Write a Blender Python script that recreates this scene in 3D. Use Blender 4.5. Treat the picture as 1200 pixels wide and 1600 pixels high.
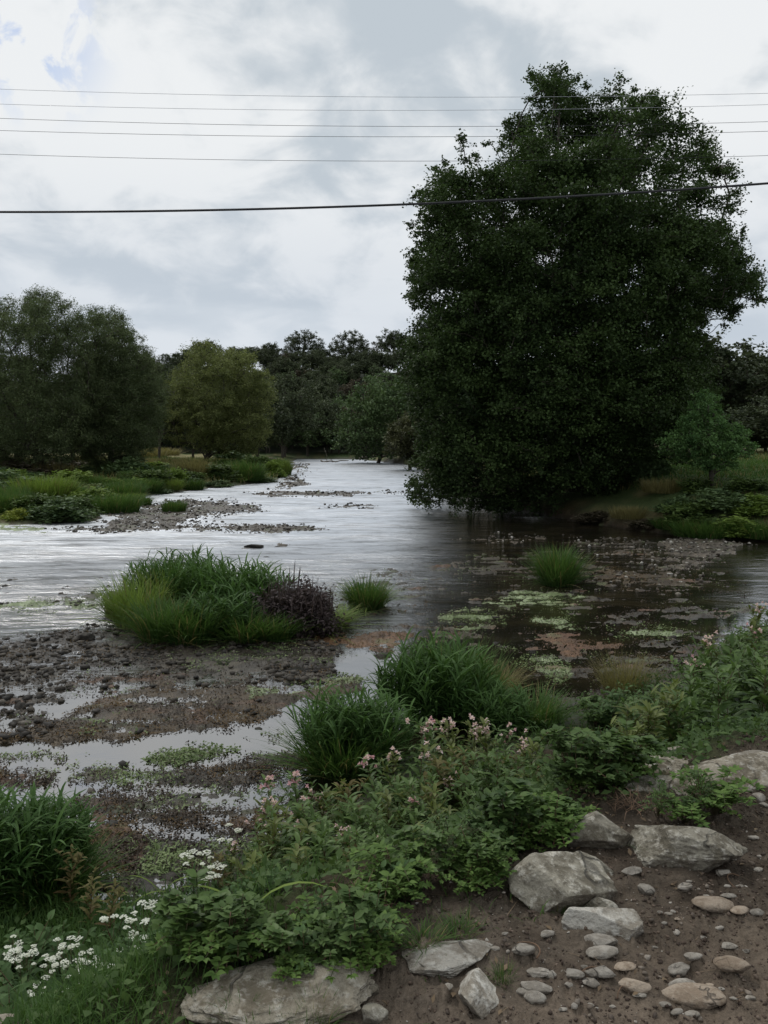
import bpy, bmesh, math, random
import numpy as np
from mathutils import Vector

for o in list(bpy.data.objects):
    bpy.data.objects.remove(o)
SC = bpy.context.scene
COL = SC.collection
R = math.radians
rng = np.random.default_rng(7)
random.seed(7)

# ------------------------------------------------------------------ camera
F = 1330.0
PITCH = R(4.7)
CZ = 3.0
cam = bpy.data.cameras.new("camera")
cam.sensor_width = 36.0
cam.lens = F / 1600.0 * 36.0
cam.clip_start = 0.05
cam.clip_end = 5000
camo = bpy.data.objects.new("camera", cam)
camo.location = (0, 0, CZ)
camo.rotation_euler = (R(90) - PITCH, 0, 0)
COL.objects.link(camo)
SC.camera = camo

# ------------------------------------------------------------------ exposure
SC.view_settings.view_transform = 'Standard'
SC.view_settings.look = 'None'
SC.view_settings.exposure = 0.0
SC.view_settings.gamma = 1.0
SC.cycles.max_bounces = 6
SC.cycles.diffuse_bounces = 3
SC.cycles.glossy_bounces = 3
SC.cycles.transmission_bounces = 4
SC.cycles.transparent_max_bounces = 4
SC.cycles.use_denoising = True
SC.cycles.caustics_reflective = False
SC.cycles.caustics_refractive = False

SUN_EL, SUN_AZ = R(52), R(-35)      # azimuth from +Y towards +X


class NT:
    """small helper round a node tree"""
    def __init__(s, tree):
        s.t = tree
        s.n = tree.nodes
        s.l = tree.links

    def add(s, kind, ins=None, **props):
        nd = s.n.new(kind)
        for k, v in props.items():
            setattr(nd, k, v)
        for k, v in (ins or {}).items():
            s.put(nd, k, v)
        return nd

    def put(s, nd, k, v):
        sock = nd.inputs[k]
        if isinstance(v, bpy.types.NodeSocket):
            s.l.new(v, sock)
        elif isinstance(v, bpy.types.Node):
            s.l.new(v.outputs[0], sock)
        else:
            if hasattr(sock.default_value, '__len__') and len(sock.default_value) == 4 and len(v) == 3:
                v = (*v, 1)
            sock.default_value = v

    def math(s, op, a, b=0.0, c=0.0, clamp=False):
        nd = s.add('ShaderNodeMath', operation=op, use_clamp=clamp)
        s.put(nd, 0, a)
        s.put(nd, 1, b)
        if op in ('MULTIPLY_ADD', 'SMOOTH_MIN', 'COMPARE'):
            s.put(nd, 2, c)
        return nd.outputs[0]

    def vmath(s, op, a, b=None):
        nd = s.add('ShaderNodeVectorMath', operation=op)
        s.put(nd, 0, a)
        if b is not None:
            s.put(nd, 1, b)
        return nd.outputs[0] if op not in ('DOT_PRODUCT', 'LENGTH', 'DISTANCE') else nd.outputs['Value']

    def mix(s, fac, a, b, blend='MIX'):
        nd = s.add('ShaderNodeMix', data_type='RGBA', blend_type=blend)
        nd.clamp_factor = True
        s.put(nd, 0, fac)
        s.put(nd, 6, a)
        s.put(nd, 7, b)
        return nd.outputs[2]

    def rng(s, v, a, b, c=0.0, d=1.0, smooth=True):
        nd = s.add('ShaderNodeMapRange', interpolation_type='SMOOTHSTEP' if smooth else 'LINEAR')
        for i, k in enumerate((v, a, b, c, d)):
            s.put(nd, i, k)
        return nd.outputs[0]

    def noise(s, vec, scale, detail=4, rough=0.55, dist=0.0):
        nd = s.add('ShaderNodeTexNoise')
        s.put(nd, 'Vector', vec)
        s.put(nd, 'Scale', scale)
        s.put(nd, 'Detail', detail)
        s.put(nd, 'Roughness', rough)
        s.put(nd, 'Distortion', dist)
        return nd.outputs[0]


# ------------------------------------------------------------------ sky
W = bpy.data.worlds.new("World")
SC.world = W
W.use_nodes = True
W.node_tree.nodes.clear()
w = NT(W.node_tree)
tc = w.add('ShaderNodeTexCoord').outputs['Generated']
sep = w.add('ShaderNodeSeparateXYZ', {0: tc})
dz = w.math('MAXIMUM', sep.outputs[2], 0.0)
den = w.math('ADD', dz, 0.42)
cx = w.math('DIVIDE', sep.outputs[0], den)
cy = w.math('DIVIDE', sep.outputs[1], den)
cl = w.add('ShaderNodeCombineXYZ', {0: cx, 1: cy, 2: 0.0}).outputs[0]
cl2 = w.vmath('ADD', cl, (3.7, 1.9, 0.4))
big = w.noise(cl2, 2.1, 6, 0.50, 0.2)
fine = w.noise(cl2, 6.5, 8, 0.55, 0.35)
dens = w.math('ADD', w.math('MULTIPLY', big, 0.60), w.math('MULTIPLY', fine, 0.40))
shade = w.rng(dens, 0.41, 0.545)
cloud = w.mix(shade, (0.47, 0.525, 0.575), (0.76, 0.78, 0.795))
# greyer, bluer layers low over the hill, brighter veil higher up
low = w.rng(sep.outputs[2], 0.10, 0.34)
cloud = w.mix(low, w.mix(0.60, cloud, (0.50, 0.56, 0.64)), cloud)
band = w.rng(w.noise(w.vmath('MULTIPLY', tc, (2.0, 2.0, 14.0)), 1.6, 4, 0.5), 0.42, 0.62)
hz = w.math('MULTIPLY', band, w.rng(sep.outputs[2], 0.05, 0.30, 1.0, 0.0))
cloud = w.mix(w.math('MULTIPLY', hz, 0.3), cloud, (0.74, 0.78, 0.82))
sky = w.add('ShaderNodeTexSky', sky_type='NISHITA')
sky.sun_disc = False
sky.sun_elevation = SUN_EL
sky.sun_rotation = SUN_AZ
skyc = w.mix(1.0, sky.outputs[0], (0.10, 0.10, 0.10), 'MULTIPLY')
# gaps in the cloud: one upper left as in the photo, a few elsewhere
gdir = Vector((-0.345, 0.858, 0.395)).normalized()
gd = w.vmath('DISTANCE', tc, tuple(gdir))
gap = w.math('MULTIPLY', w.rng(gd, 0.02, 0.10, 1.0, 0.0), w.rng(w.noise(tc, 16, 5, 0.6, 0.4), 0.46, 0.56))
gap2 = w.math('MULTIPLY', w.rng(w.noise(cl2, 0.5, 3), 0.66, 0.74), 0.7)
cloud = w.mix(w.math('MAXIMUM', w.math('MULTIPLY', gap, 0.8), gap2), cloud, skyc)
bg = w.add('ShaderNodeBackground', {0: cloud, 1: 1.12})
outw = w.add('ShaderNodeOutputWorld')
w.l.new(bg.outputs[0], outw.inputs[0])

# ------------------------------------------------------------------ sun (behind cloud)
sl = bpy.data.lights.new("sun", 'SUN')
sl.energy = 1.1
sl.angle = R(18)
sl.color = (1.0, 0.95, 0.88)
so = bpy.data.objects.new("sun", sl)
sd = Vector((math.sin(SUN_AZ) * math.cos(SUN_EL), math.cos(SUN_AZ) * math.cos(SUN_EL), math.sin(SUN_EL)))
so.rotation_euler = (-sd).to_track_quat('-Z', 'Y').to_euler()
so.location = (0, 0, 60)
COL.objects.link(so)


# ------------------------------------------------------------------ projection helpers
def ray(px, py):
    u = (np.asarray(px, float) - 600) / F
    v = (800 - np.asarray(py, float)) / F
    return u, math.cos(PITCH) + v * math.sin(PITCH), -math.sin(PITCH) + v * math.cos(PITCH)


def atz(px, py, z=0.0):
    dx, dy, dzz = ray(px, py)
    t = (z - CZ) / dzz
    return np.array([dx * t, dy * t, z + 0 * t])


def aty(px, py, Y):
    dx, dy, dzz = ray(px, py)
    t = Y / dy
    return np.array([dx * t, Y + 0 * t, CZ + dzz * t])


def topx(x, y, z):
    zz = z - CZ
    dep = y * math.cos(PITCH) - zz * math.sin(PITCH)
    up = y * math.sin(PITCH) + zz * math.cos(PITCH)
    dep = np.maximum(dep, 0.05)
    return 600 + F * x / dep, 800 - F * up / dep


# ------------------------------------------------------------------ numpy noise
def _h(ix, iy, iz, s):
    n = (ix * 374761393 + iy * 668265263 + iz * 2147483647 + s * 974634777) & 0xFFFFFFFF
    n = ((n ^ (n >> 13)) * 1274126177) & 0xFFFFFFFF
    n = (n ^ (n >> 16)) & 0xFFFFFFFF
    return n / 4294967295.0


def vnoise(x, y, z=None, s=0):
    x = np.asarray(x, float)
    y = np.asarray(y, float)
    ix = np.floor(x).astype(np.int64)
    iy = np.floor(y).astype(np.int64)
    fx = x - ix
    fy = y - iy
    fx = fx * fx * (3 - 2 * fx)
    fy = fy * fy * (3 - 2 * fy)
    if z is None:
        a = _h(ix, iy, 0, s); b = _h(ix + 1, iy, 0, s)
        c = _h(ix, iy + 1, 0, s); d = _h(ix + 1, iy + 1, 0, s)
        return (a + (b - a) * fx) * (1 - fy) + (c + (d - c) * fx) * fy
    z = np.asarray(z, float)
    iz = np.floor(z).astype(np.int64)
    fz = z - iz
    fz = fz * fz * (3 - 2 * fz)
    r = 0
    for k in (0, 1):
        a = _h(ix, iy, iz + k, s); b = _h(ix + 1, iy, iz + k, s)
        c = _h(ix, iy + 1, iz + k, s); d = _h(ix + 1, iy + 1, iz + k, s)
        v = (a + (b - a) * fx) * (1 - fy) + (c + (d - c) * fx) * fy
        r = r + v * (fz if k else 1 - fz)
    return r


def fbm(x, y, z=None, s=0, o=4, g=0.5):
    a, t, n = 1.0, 0.0, 0.0
    f = 1.0
    for i in range(o):
        n = n + a * (vnoise(x * f, y * f, None if z is None else z * f, s + i * 17) - 0.5)
        t += a
        a *= g
        f *= 2.03
    return n / t * 2       # about -1..1


def sstep(a, b, x):
    t = np.clip((x - a) / (b - a), 0, 1)
    return t * t * (3 - 2 * t)


def inside(px, py, poly):
    r = np.zeros(np.shape(px), bool)
    n = len(poly)
    for i in range(n):
        x0, y0 = poly[i]
        x1, y1 = poly[(i + 1) % n]
        if y0 == y1:
            continue
        c = ((y0 > py) != (y1 > py)) & (px < (x1 - x0) * (py - y0) / (y1 - y0) + x0)
        r ^= c
    return r


def segdist(px, py, poly, closed=True):
    d = np.full(np.shape(px), 1e9)
    n = len(poly)
    for i in range(n if closed else n - 1):
        x0, y0 = poly[i]
        x1, y1 = poly[(i + 1) % n]
        vx, vy = x1 - x0, y1 - y0
        t = np.clip(((px - x0) * vx + (py - y0) * vy) / (vx * vx + vy * vy + 1e-12), 0, 1)
        d = np.minimum(d, np.hypot(px - x0 - t * vx, py - y0 - t * vy))
    return d


# ------------------------------------------------------------------ mesh helpers
def mesh_np(name, V, FQ, mat=None, tint=None, smooth=False, col=None, mats=None, midx=None):
    """V (n,3), FQ (m,k) faces of equal size (or list of arrays)"""
    me = bpy.data.meshes.new(name)
    if not isinstance(FQ, (list, tuple)):
        FQ = [FQ]
    FQ = [np.asarray(f, np.int32) for f in FQ if len(f)]
    me.vertices.add(len(V))
    me.vertices.foreach_set('co', np.asarray(V, np.float32).ravel())
    loops = np.concatenate([f.ravel() for f in FQ])
    sizes = np.concatenate([np.full(len(f), f.shape[1], np.int32) for f in FQ])
    starts = np.concatenate([[0], np.cumsum(sizes)[:-1]]).astype(np.int32)
    me.loops.add(len(loops))
    me.loops.foreach_set('vertex_index', loops)
    me.polygons.add(len(sizes))
    me.polygons.foreach_set('loop_start', starts)
    me.polygons.foreach_set('loop_total', sizes)
    if smooth:
        me.polygons.foreach_set('use_smooth', np.ones(len(sizes), bool))
    if mat:
        me.materials.append(mat)
    for m in mats or ():
        me.materials.append(m)
    if midx is not None:
        me.polygons.foreach_set('material_index', np.asarray(midx, np.int32))
    if tint is not None:
        a = me.attributes.new('tint', 'FLOAT', 'POINT')
        a.data.foreach_set('value', np.asarray(tint, np.float32))
    if col is not None:
        a = me.attributes.new('col', 'FLOAT_COLOR', 'POINT')
        c4 = np.ones((len(V), 4), np.float32)
        c4[:, :3] = col
        a.data.foreach_set('color', c4.ravel())
    me.update()
    me.validate()
    return me


def link(name, me, parent=None, loc=(0, 0, 0)):
    o = bpy.data.objects.new(name, me)
    COL.objects.link(o)
    o.location = loc
    if parent:
        o.parent = parent
    return o


def tag(o, label=None, cat=None, group=None, kind=None):
    if label:
        o['label'] = label
    if cat:
        o['category'] = cat
    if group:
        o['group'] = group
    if kind:
        o['kind'] = kind
    return o


def empty(name, loc=(0, 0, 0), rz=0.0):
    o = bpy.data.objects.new(name, None)
    o.empty_display_size = 0.2
    COL.objects.link(o)
    o.location = loc
    o.rotation_euler = (0, 0, rz)
    return o


def copy_tree(o, parent=None):
    c = o.copy()
    COL.objects.link(c)
    c.parent = parent
    for ch in list(o.children):
        copy_tree(ch, c)
    return c


class Acc:
    """accumulates pieces of geometry for one mesh"""
    def __init__(s):
        s.V = []; s.F = {}; s.T = []; s.n = 0

    def add(s, V, Fs, tint=0.5):
        V = np.asarray(V, float).reshape(-1, 3)
        if not isinstance(Fs, (list, tuple)):
            Fs = [Fs]
        for f in Fs:
            f = np.asarray(f)
            if len(f):
                s.F.setdefault(f.shape[1], []).append(f + s.n)
        s.V.append(V)
        s.T.append(np.broadcast_to(tint, (len(V),)).astype(float))
        s.n += len(V)
        return s

    def build(s, name, mat, parent=None, smooth=False, loc=(0, 0, 0)):
        V = np.concatenate(s.V)
        me = mesh_np(name, V, [np.concatenate(v) for v in s.F.values()], mat, np.concatenate(s.T), smooth)
        return link(name, me, parent, loc)


def leaves(P, size, droop=0.3, wid=0.42, up=0.6, r=None, upbias=None):
    """rhombic folded leaves at points P -> V,F"""
    r = r or rng
    n = len(P)
    d = r.normal(size=(n, 3))
    d[:, 2] = d[:, 2] * 0.6 - droop
    d /= np.linalg.norm(d, axis=1)[:, None]
    u = r.normal(size=(n, 3)) * (1 - up)
    u[:, 2] += up
    sdir = np.cross(d, u)
    sdir /= np.linalg.norm(sdir, axis=1)[:, None] + 1e-9
    nn = np.cross(sdir, d)
    L = (size * r.uniform(0.65, 1.25, n))[:, None]
    Wd = L * wid
    a = P
    b = P + d * L * 0.45 + sdir * Wd * 0.5 + nn * L * 0.10
    c = P + d * L
    e = P + d * L * 0.45 - sdir * Wd * 0.5 + nn * L * 0.10
    V = np.stack([a, b, c, e], 1).reshape(-1, 3)
    Fq = np.arange(4 * n).reshape(n, 4)
    return V, Fq


def strips(base, az, L, Wd, th0, kap, K=5, prof='blade', fold=0.0, side=0.0, off=None):
    """curved strips: grass blades and long leaves. th = angle from vertical"""
    base = np.asarray(base, float)
    n = len(base)
    bc = lambda v: np.broadcast_to(np.asarray(v, float), (n,))
    az, L, Wd, th0, kap, side = map(bc, (az, L, Wd, th0, kap, side))
    t = np.linspace(0, 1, K + 1)
    th = th0[:, None] + kap[:, None] * t[None] ** 1.3
    thm = np.concatenate([th[:, :1], 0.5 * (th[:, 1:] + th[:, :-1])], 1)
    st = np.zeros((n, K + 1)); st[:, 1:] = (L / K)[:, None]
    hr = np.cumsum(np.sin(thm) * st, 1)
    vz = np.cumsum(np.cos(thm) * st, 1)
    ca, sa = np.cos(az)[:, None], np.sin(az)[:, None]
    C = np.stack([base[:, 0:1] + hr * ca, base[:, 1:2] + hr * sa, base[:, 2:3] + vz], 2)
    if prof == 'blade':
        wv = np.clip(1.0 - t ** 2.2, 0.04, 1) * np.clip(0.55 + t * 2, 0, 1)
    elif prof == 'leaf':
        wv = np.clip(np.sin(np.pi * np.clip(t * 0.94 + 0.03, 0, 1)) ** 0.8, 0.05, 1)
    elif prof == 'ovate':
        wv = np.clip(np.sin(np.pi * np.clip(t ** 0.72, 0.02, 0.985)), 0.04, 1)
    else:
        wv = np.ones(K + 1)
    # side vector perpendicular to azimuth, tilted a little
    sx = np.stack([-np.sin(az) * np.cos(side), np.cos(az) * np.cos(side), np.sin(side)], 1)[:, None, :]
    hw = (0.5 * Wd[:, None] * wv[None])[:, :, None]
    if fold == 0:
        V = np.stack([C - sx * hw, C + sx * hw], 2).reshape(-1, 3)
        m = 2
        idx = np.arange(n)[:, None] * (K + 1) * m + np.arange(K)[None] * m
        idx = idx.ravel()
        Fq = np.stack([idx, idx + 1, idx + m + 1, idx + m], 1)
    else:
        nz = np.stack([-np.cos(thm) * ca, -np.cos(thm) * sa, np.sin(thm)], 2)
        V = np.stack([C - sx * hw + nz * hw * fold, C, C + sx * hw + nz * hw * fold], 2).reshape(-1, 3)
        m = 3
        idx = np.arange(n)[:, None] * (K + 1) * m + np.arange(K)[None] * m
        idx = idx.ravel()
        Fq = np.concatenate([np.stack([idx, idx + 1, idx + m + 1, idx + m], 1),
                             np.stack([idx + 1, idx + 2, idx + m + 2, idx + m + 1], 1)])
    return V, Fq, C, (K + 1) * m


def tube(P, rad, sides=6, cap=True):
    P = np.asarray(P, float)
    n = len(P)
    rad = np.broadcast_to(rad, (n,))
    T = np.gradient(P, axis=0)
    T /= np.linalg.norm(T, axis=1)[:, None] + 1e-9
    ref = np.array([0.3, 0.9, 0.1]) if abs(T[0][2]) > 0.7 else np.array([0, 0, 1.0])
    U = np.cross(T, ref); U /= np.linalg.norm(U, axis=1)[:, None] + 1e-9
    B = np.cross(T, U)
    a = np.linspace(0, 2 * math.pi, sides, endpoint=False)
    V = P[:, None, :] + rad[:, None, None] * (np.cos(a)[None, :, None] * U[:, None] + np.sin(a)[None, :, None] * B[:, None])
    V = V.reshape(-1, 3)
    i = np.arange(n - 1)[:, None] * sides + np.arange(sides)[None]
    j = np.arange(n - 1)[:, None] * sides + (np.arange(sides)[None] + 1) % sides
    Fq = np.stack([i.ravel(), j.ravel(), (j + sides).ravel(), (i + sides).ravel()], 1)
    Fs = [Fq]
    if cap:
        Fs += [np.array([list(range(sides))[::-1]]), np.array([list(range((n - 1) * sides, n * sides))])]
    return V, Fs


# ------------------------------------------------------------------ materials
def new_mat(name):
    m = bpy.data.materials.new(name)
    m.use_nodes = True
    m.node_tree.nodes.clear()
    t = NT(m.node_tree)
    return m, t


def finish(t, sh, disp=None):
    o = t.add('ShaderNodeOutputMaterial')
    t.l.new(sh, o.inputs[0])


def leaf_mat(name, dark, light, trans=0.25, rough=0.6, spec=0.16, nscale=2.0):
    m, t = new_mat(name)
    at = t.add('ShaderNodeAttribute', attribute_name='tint').outputs['Fac']
    obj = t.add('ShaderNodeObjectInfo').outputs['Random']
    geo = t.add('ShaderNodeNewGeometry')
    pn = t.noise(geo.outputs['Position'], nscale, 2, 0.5)
    f = t.math('ADD', at, t.math('MULTIPLY', t.math('SUBTRACT', pn, 0.5), 0.7))
    f = t.math('ADD', f, t.math('MULTIPLY', t.math('SUBTRACT', obj, 0.5), 0.25), clamp=True)
    c = t.mix(f, dark, light)
    b = t.add('ShaderNodeBsdfPrincipled', {'Base Color': c, 'Roughness': rough, 'Specular IOR Level': spec})
    tr = t.add('ShaderNodeBsdfTranslucent', {'Color': t.mix(0.5, c, (light[0] * 1.2, light[1] * 1.3, light[2] * 0.7))})
    mx = t.add('ShaderNodeMixShader', {0: trans, 1: b.outputs[0], 2: tr.outputs[0]})
    finish(t, mx.outputs[0])
    return m


def plain_mat(name, c1, c2, scale=20, rough=0.7, bump=0.0, spec=0.3):
    m, t = new_mat(name)
    co = t.add('ShaderNodeTexCoord').outputs['Object']
    n = t.noise(co, scale, 5, 0.6)
    c = t.mix(t.rng(n, 0.35, 0.65), c1, c2)
    b = t.add('ShaderNodeBsdfPrincipled', {'Base Color': c, 'Roughness': rough, 'Specular IOR Level': spec})
    if bump:
        bp = t.add('ShaderNodeBump', {'Strength': bump, 'Distance': 0.02, 'Height': n})
        t.l.new(bp.outputs[0], b.inputs['Normal'])
    finish(t, b.outputs[0])
    return m


def rock_mat(name, c1, c2, c3, sc=1.0, lichen=0.4, dirt=(0.06, 0.045, 0.035)):
    m, t = new_mat(name)
    co = t.add('ShaderNodeTexCoord').outputs['Object']
    obi = t.add('ShaderNodeObjectInfo')
    co = t.vmath('ADD', co, t.vmath('MULTIPLY', t.add('ShaderNodeCombineXYZ', {0: obi.outputs['Random'], 1: obi.outputs['Random'], 2: 0.0}).outputs[0], (37.0, 91.0, 0)))
    n1 = t.noise(co, 9 * sc, 8, 0.68, 0.4)
    n2 = t.noise(co, 28 * sc, 6, 0.65)
    n3 = t.noise(co, 90 * sc, 4, 0.7)
    c = t.mix(t.rng(n1, 0.43, 0.57), c1, c2)
    c = t.mix(t.math('MULTIPLY', t.rng(n2, 0.50, 0.66), lichen), c, c3)
    c = t.mix(t.math('MULTIPLY', t.rng(n3, 0.55, 0.75), 0.45), c, tuple(x * 0.35 for x in c1))
    vor = t.add('ShaderNodeTexVoronoi', {'Vector': t.vmath('ADD', co, t.vmath('MULTIPLY', t.add('ShaderNodeTexNoise', {'Vector': co, 'Scale': 5 * sc}).outputs['Color'], (0.25, 0.25, 0.25))), 'Scale': 3.2 * sc}, feature='DISTANCE_TO_EDGE')
    crack = t.rng(vor.outputs[0], 0.0, 0.025, 1.0, 0.0)
    crack = t.math('MULTIPLY', crack, t.rng(t.noise(co, 3 * sc, 2), 0.48, 0.6))
    c = t.mix(t.math('MULTIPLY', crack, 0.6), c, (0.05, 0.045, 0.04))
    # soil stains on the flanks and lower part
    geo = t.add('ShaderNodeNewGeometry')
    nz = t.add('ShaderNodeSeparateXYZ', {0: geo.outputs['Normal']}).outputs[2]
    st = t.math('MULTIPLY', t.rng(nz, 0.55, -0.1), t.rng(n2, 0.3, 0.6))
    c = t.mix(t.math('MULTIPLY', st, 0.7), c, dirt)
    rv = t.rng(obi.outputs['Random'], 0, 1, 0.72, 1.15, smooth=False)
    c = t.mix(1.0, c, t.add('ShaderNodeCombineXYZ', {0: rv, 1: rv, 2: rv}).outputs[0], 'MULTIPLY')
    hgt = t.math('ADD', t.math('MULTIPLY', n2, 1.0), t.math('MULTIPLY', n3, 0.35))
    hgt = t.math('SUBTRACT', hgt, t.math('MULTIPLY', crack, 0.8))
    bp = t.add('ShaderNodeBump', {'Strength': 1.0, 'Distance': 0.02 / sc, 'Height': hgt})
    b = t.add('ShaderNodeBsdfPrincipled', {'Base Color': c, 'Roughness': 0.85, 'Specular IOR Level': 0.25, 'Normal': bp.outputs[0]})
    finish(t, b.outputs[0])
    return m


def ground_mat():
    m, t = new_mat('ground_cover_soil')
    col = t.add('ShaderNodeAttribute', attribute_name='col').outputs['Color']
    wet = t.add('ShaderNodeAttribute', attribute_name='tint').outputs['Fac']
    pos = t.add('ShaderNodeNewGeometry').outputs['Position']
    n1 = t.noise(pos, 9, 5, 0.65)
    n2 = t.noise(pos, 45, 5, 0.7)
    n3 = t.noise(pos, 160, 3, 0.7)
    v = t.math('ADD', t.math('MULTIPLY', n1, 0.9), t.math('ADD', t.math('MULTIPLY', n2, 0.8), t.math('MULTIPLY', n3, 0.6)))
    v = t.rng(v, 0.75, 1.6, 0.35, 1.75, smooth=False)
    c = t.mix(1.0, col, t.add('ShaderNodeCombineXYZ', {0: v, 1: v, 2: v}).outputs[0], 'MULTIPLY')
    h = t.math('ADD', t.math('MULTIPLY', n2, 0.8), t.math('MULTIPLY', n3, 0.4))
    bp = t.add('ShaderNodeBump', {'Strength': 0.8, 'Distance': 0.018, 'Height': h})
    rough = t.rng(wet, 0.0, 1.0, 0.92, 0.42, smooth=False)
    sp = t.rng(wet, 0.0, 1.0, 0.15, 0.45, smooth=False)
    b = t.add('ShaderNodeBsdfPrincipled', {'Base Color': c, 'Roughness': rough, 'Specular IOR Level': sp, 'Normal': bp.outputs[0]})
    finish(t, b.outputs[0])
    return m


def water_mat():
    m, t = new_mat('river_water')
    pos = t.add('ShaderNodeNewGeometry').outputs['Position']
    sx = t.add('ShaderNodeSeparateXYZ', {0: pos})
    X, Y = sx.outputs[0], sx.outputs[1]
    # ripples: riffles across the flow, calm pools near the bank
    s1 = t.noise(t.vmath('MULTIPLY', pos, (0.9, 1.9, 1)), 3.2, 6, 0.68, 0.5)
    s2 = t.noise(t.vmath('MULTIPLY', pos, (0.8, 2.2, 1)), 0.9, 3, 0.5, 0.6)
    calm = t.rng(t.math('SUBTRACT', Y, t.math('MULTIPLY', X, 0.45)), 11.0, 17.0, 0.05, 1.0)
    patch = t.rng(t.noise(t.vmath('MULTIPLY', pos, (0.5, 1.0, 1)), 0.35, 3, 0.55), 0.38, 0.62, 0.45, 1.0)
    shel = t.math('MULTIPLY', t.rng(X, -1.0, 4.0, 1.0, 0.35), t.math('MULTIPLY', calm, patch))
    h = t.math('ADD', t.math('MULTIPLY', s1, 0.35), t.math('MULTIPLY', s2, 1.0))
    far = t.rng(Y, 8.0, 34.0, 0.0, 1.0)
    bp = t.add('ShaderNodeBump', {'Strength': t.math('MULTIPLY', shel, 1.0), 'Distance': 0.13, 'Height': h})
    murk = t.mix(t.rng(t.noise(pos, 0.8, 4, 0.6), 0.4, 0.65), (0.012, 0.010, 0.007), (0.03, 0.024, 0.014))
    rg = t.math('ADD', 0.03, t.math('MULTIPLY', t.math('MULTIPLY', shel, t.rng(t.math('SUBTRACT', X, t.math('MULTIPLY', Y, 0.06)), -1.5, 1.5, 1.0, 0.15)), t.math('ADD', 0.14, t.math('MULTIPLY', far, 0.30))))
    b = t.add('ShaderNodeBsdfPrincipled', {'Base Color': murk, 'Roughness': rg, 'IOR': 4.0, 'Normal': bp.outputs[0]})
    gl = t.add('ShaderNodeBsdfGlossy', {'Color': (0.80, 0.84, 0.90), 'Roughness': 0.42, 'Normal': bp.outputs[0]})
    rif = t.math('MULTIPLY', t.math('MULTIPLY', far, 0.78), t.rng(t.math('SUBTRACT', X, t.math('MULTIPLY', Y, 0.06)), -1.5, 1.5, 1.0, 0.0))
    rif = t.math('MULTIPLY', rif, t.rng(t.noise(t.vmath('MULTIPLY', pos, (0.45, 1.3, 1)), 1.3, 8, 0.72), 0.38, 0.54, 0.35, 1.0))
    mx = t.add('ShaderNodeMixShader', {0: rif, 1: b.outputs[0], 2: gl.outputs[0]})
    finish(t, mx.outputs[0])
    return m


M = {}
M['ground'] = ground_mat()
M['water'] = water_mat()
M['alder'] = leaf_mat('alder_leaf', (0.014, 0.027, 0.010), (0.062, 0.100, 0.030), 0.22)
M['willow'] = leaf_mat('willow_leaf', (0.045, 0.066, 0.030), (0.150, 0.190, 0.088), 0.25)
M['gold'] = leaf_mat('golden_willow_leaf', (0.085, 0.108, 0.038), (0.23, 0.26, 0.10), 0.3)
M['fardark'] = leaf_mat('far_dark_leaf', (0.032, 0.044, 0.024), (0.090, 0.112, 0.058), 0.15, nscale=0.15)
M['fargreen'] = leaf_mat('far_green_leaf', (0.045, 0.080, 0.034), (0.13, 0.19, 0.08), 0.2, nscale=0.2)
M['farolive'] = leaf_mat('far_olive_leaf', (0.045, 0.055, 0.025), (0.11, 0.115, 0.055), 0.2, nscale=0.2)
M['farbrown'] = leaf_mat('far_brown_leaf', (0.045, 0.038, 0.026), (0.10, 0.085, 0.055), 0.2, nscale=0.2)
M['sapling'] = leaf_mat('sapling_leaf', (0.050, 0.105, 0.035), (0.15, 0.26, 0.09), 0.3)
M['shrub'] = leaf_mat('shrub_leaf', (0.030, 0.055, 0.018), (0.10, 0.15, 0.04), 0.25)
M['limeshrub'] = leaf_mat('lime_leaf', (0.14, 0.19, 0.03), (0.38, 0.42, 0.09), 0.3)
M['grass'] = leaf_mat('grass_blade', (0.026, 0.065, 0.016), (0.095, 0.170, 0.042), 0.3)
M['reed'] = leaf_mat('reed_blade', (0.020, 0.056, 0.013), (0.085, 0.160, 0.042), 0.25)
M['lightgrass'] = leaf_mat('light_grass_blade', (0.065, 0.115, 0.022), (0.20, 0.28, 0.06), 0.3)
M['drygrass'] = leaf_mat('dry_grass_blade', (0.10, 0.09, 0.035), (0.26, 0.23, 0.10), 0.3)
M['purple'] = leaf_mat('purple_leaf', (0.032, 0.026, 0.026), (0.095, 0.070, 0.070), 0.2)
M['balsam'] = leaf_mat('balsam_leaf', (0.036, 0.070, 0.022), (0.125, 0.195, 0.062), 0.28, rough=0.42)
M['balsamolive'] = leaf_mat('balsam_olive_leaf', (0.060, 0.072, 0.022), (0.155, 0.19, 0.055), 0.28, rough=0.42)
M['nettle'] = leaf_mat('nettle_leaf', (0.024, 0.054, 0.018), (0.092, 0.158, 0.056), 0.22)
M['fern'] = leaf_mat('cut_leaf', (0.042, 0.090, 0.022), (0.16, 0.25, 0.065), 0.3, nscale=5)
M['undergrowth'] = leaf_mat('undergrowth_leaf', (0.026, 0.056, 0.018), (0.105, 0.165, 0.052), 0.25, nscale=4)
M['weed'] = leaf_mat('river_weed', (0.08, 0.12, 0.04), (0.27, 0.34, 0.16), 0.2)
M['mudflake'] = leaf_mat('mud_flake', (0.020, 0.016, 0.012), (0.085, 0.066, 0.050), 0.05, nscale=5)
M['rustflake'] = leaf_mat('rust_flake', (0.040, 0.026, 0.012), (0.130, 0.084, 0.036), 0.05, nscale=5)
M['litter'] = leaf_mat('dead_leaf', (0.05, 0.033, 0.02), (0.22, 0.16, 0.10), 0.05)
M['redleaf'] = leaf_mat('red_leaf', (0.085, 0.055, 0.022), (0.15, 0.14, 0.05), 0.28)
M['stem'] = plain_mat('green_stem', (0.06, 0.075, 0.03), (0.14, 0.07, 0.05), 8)
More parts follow.
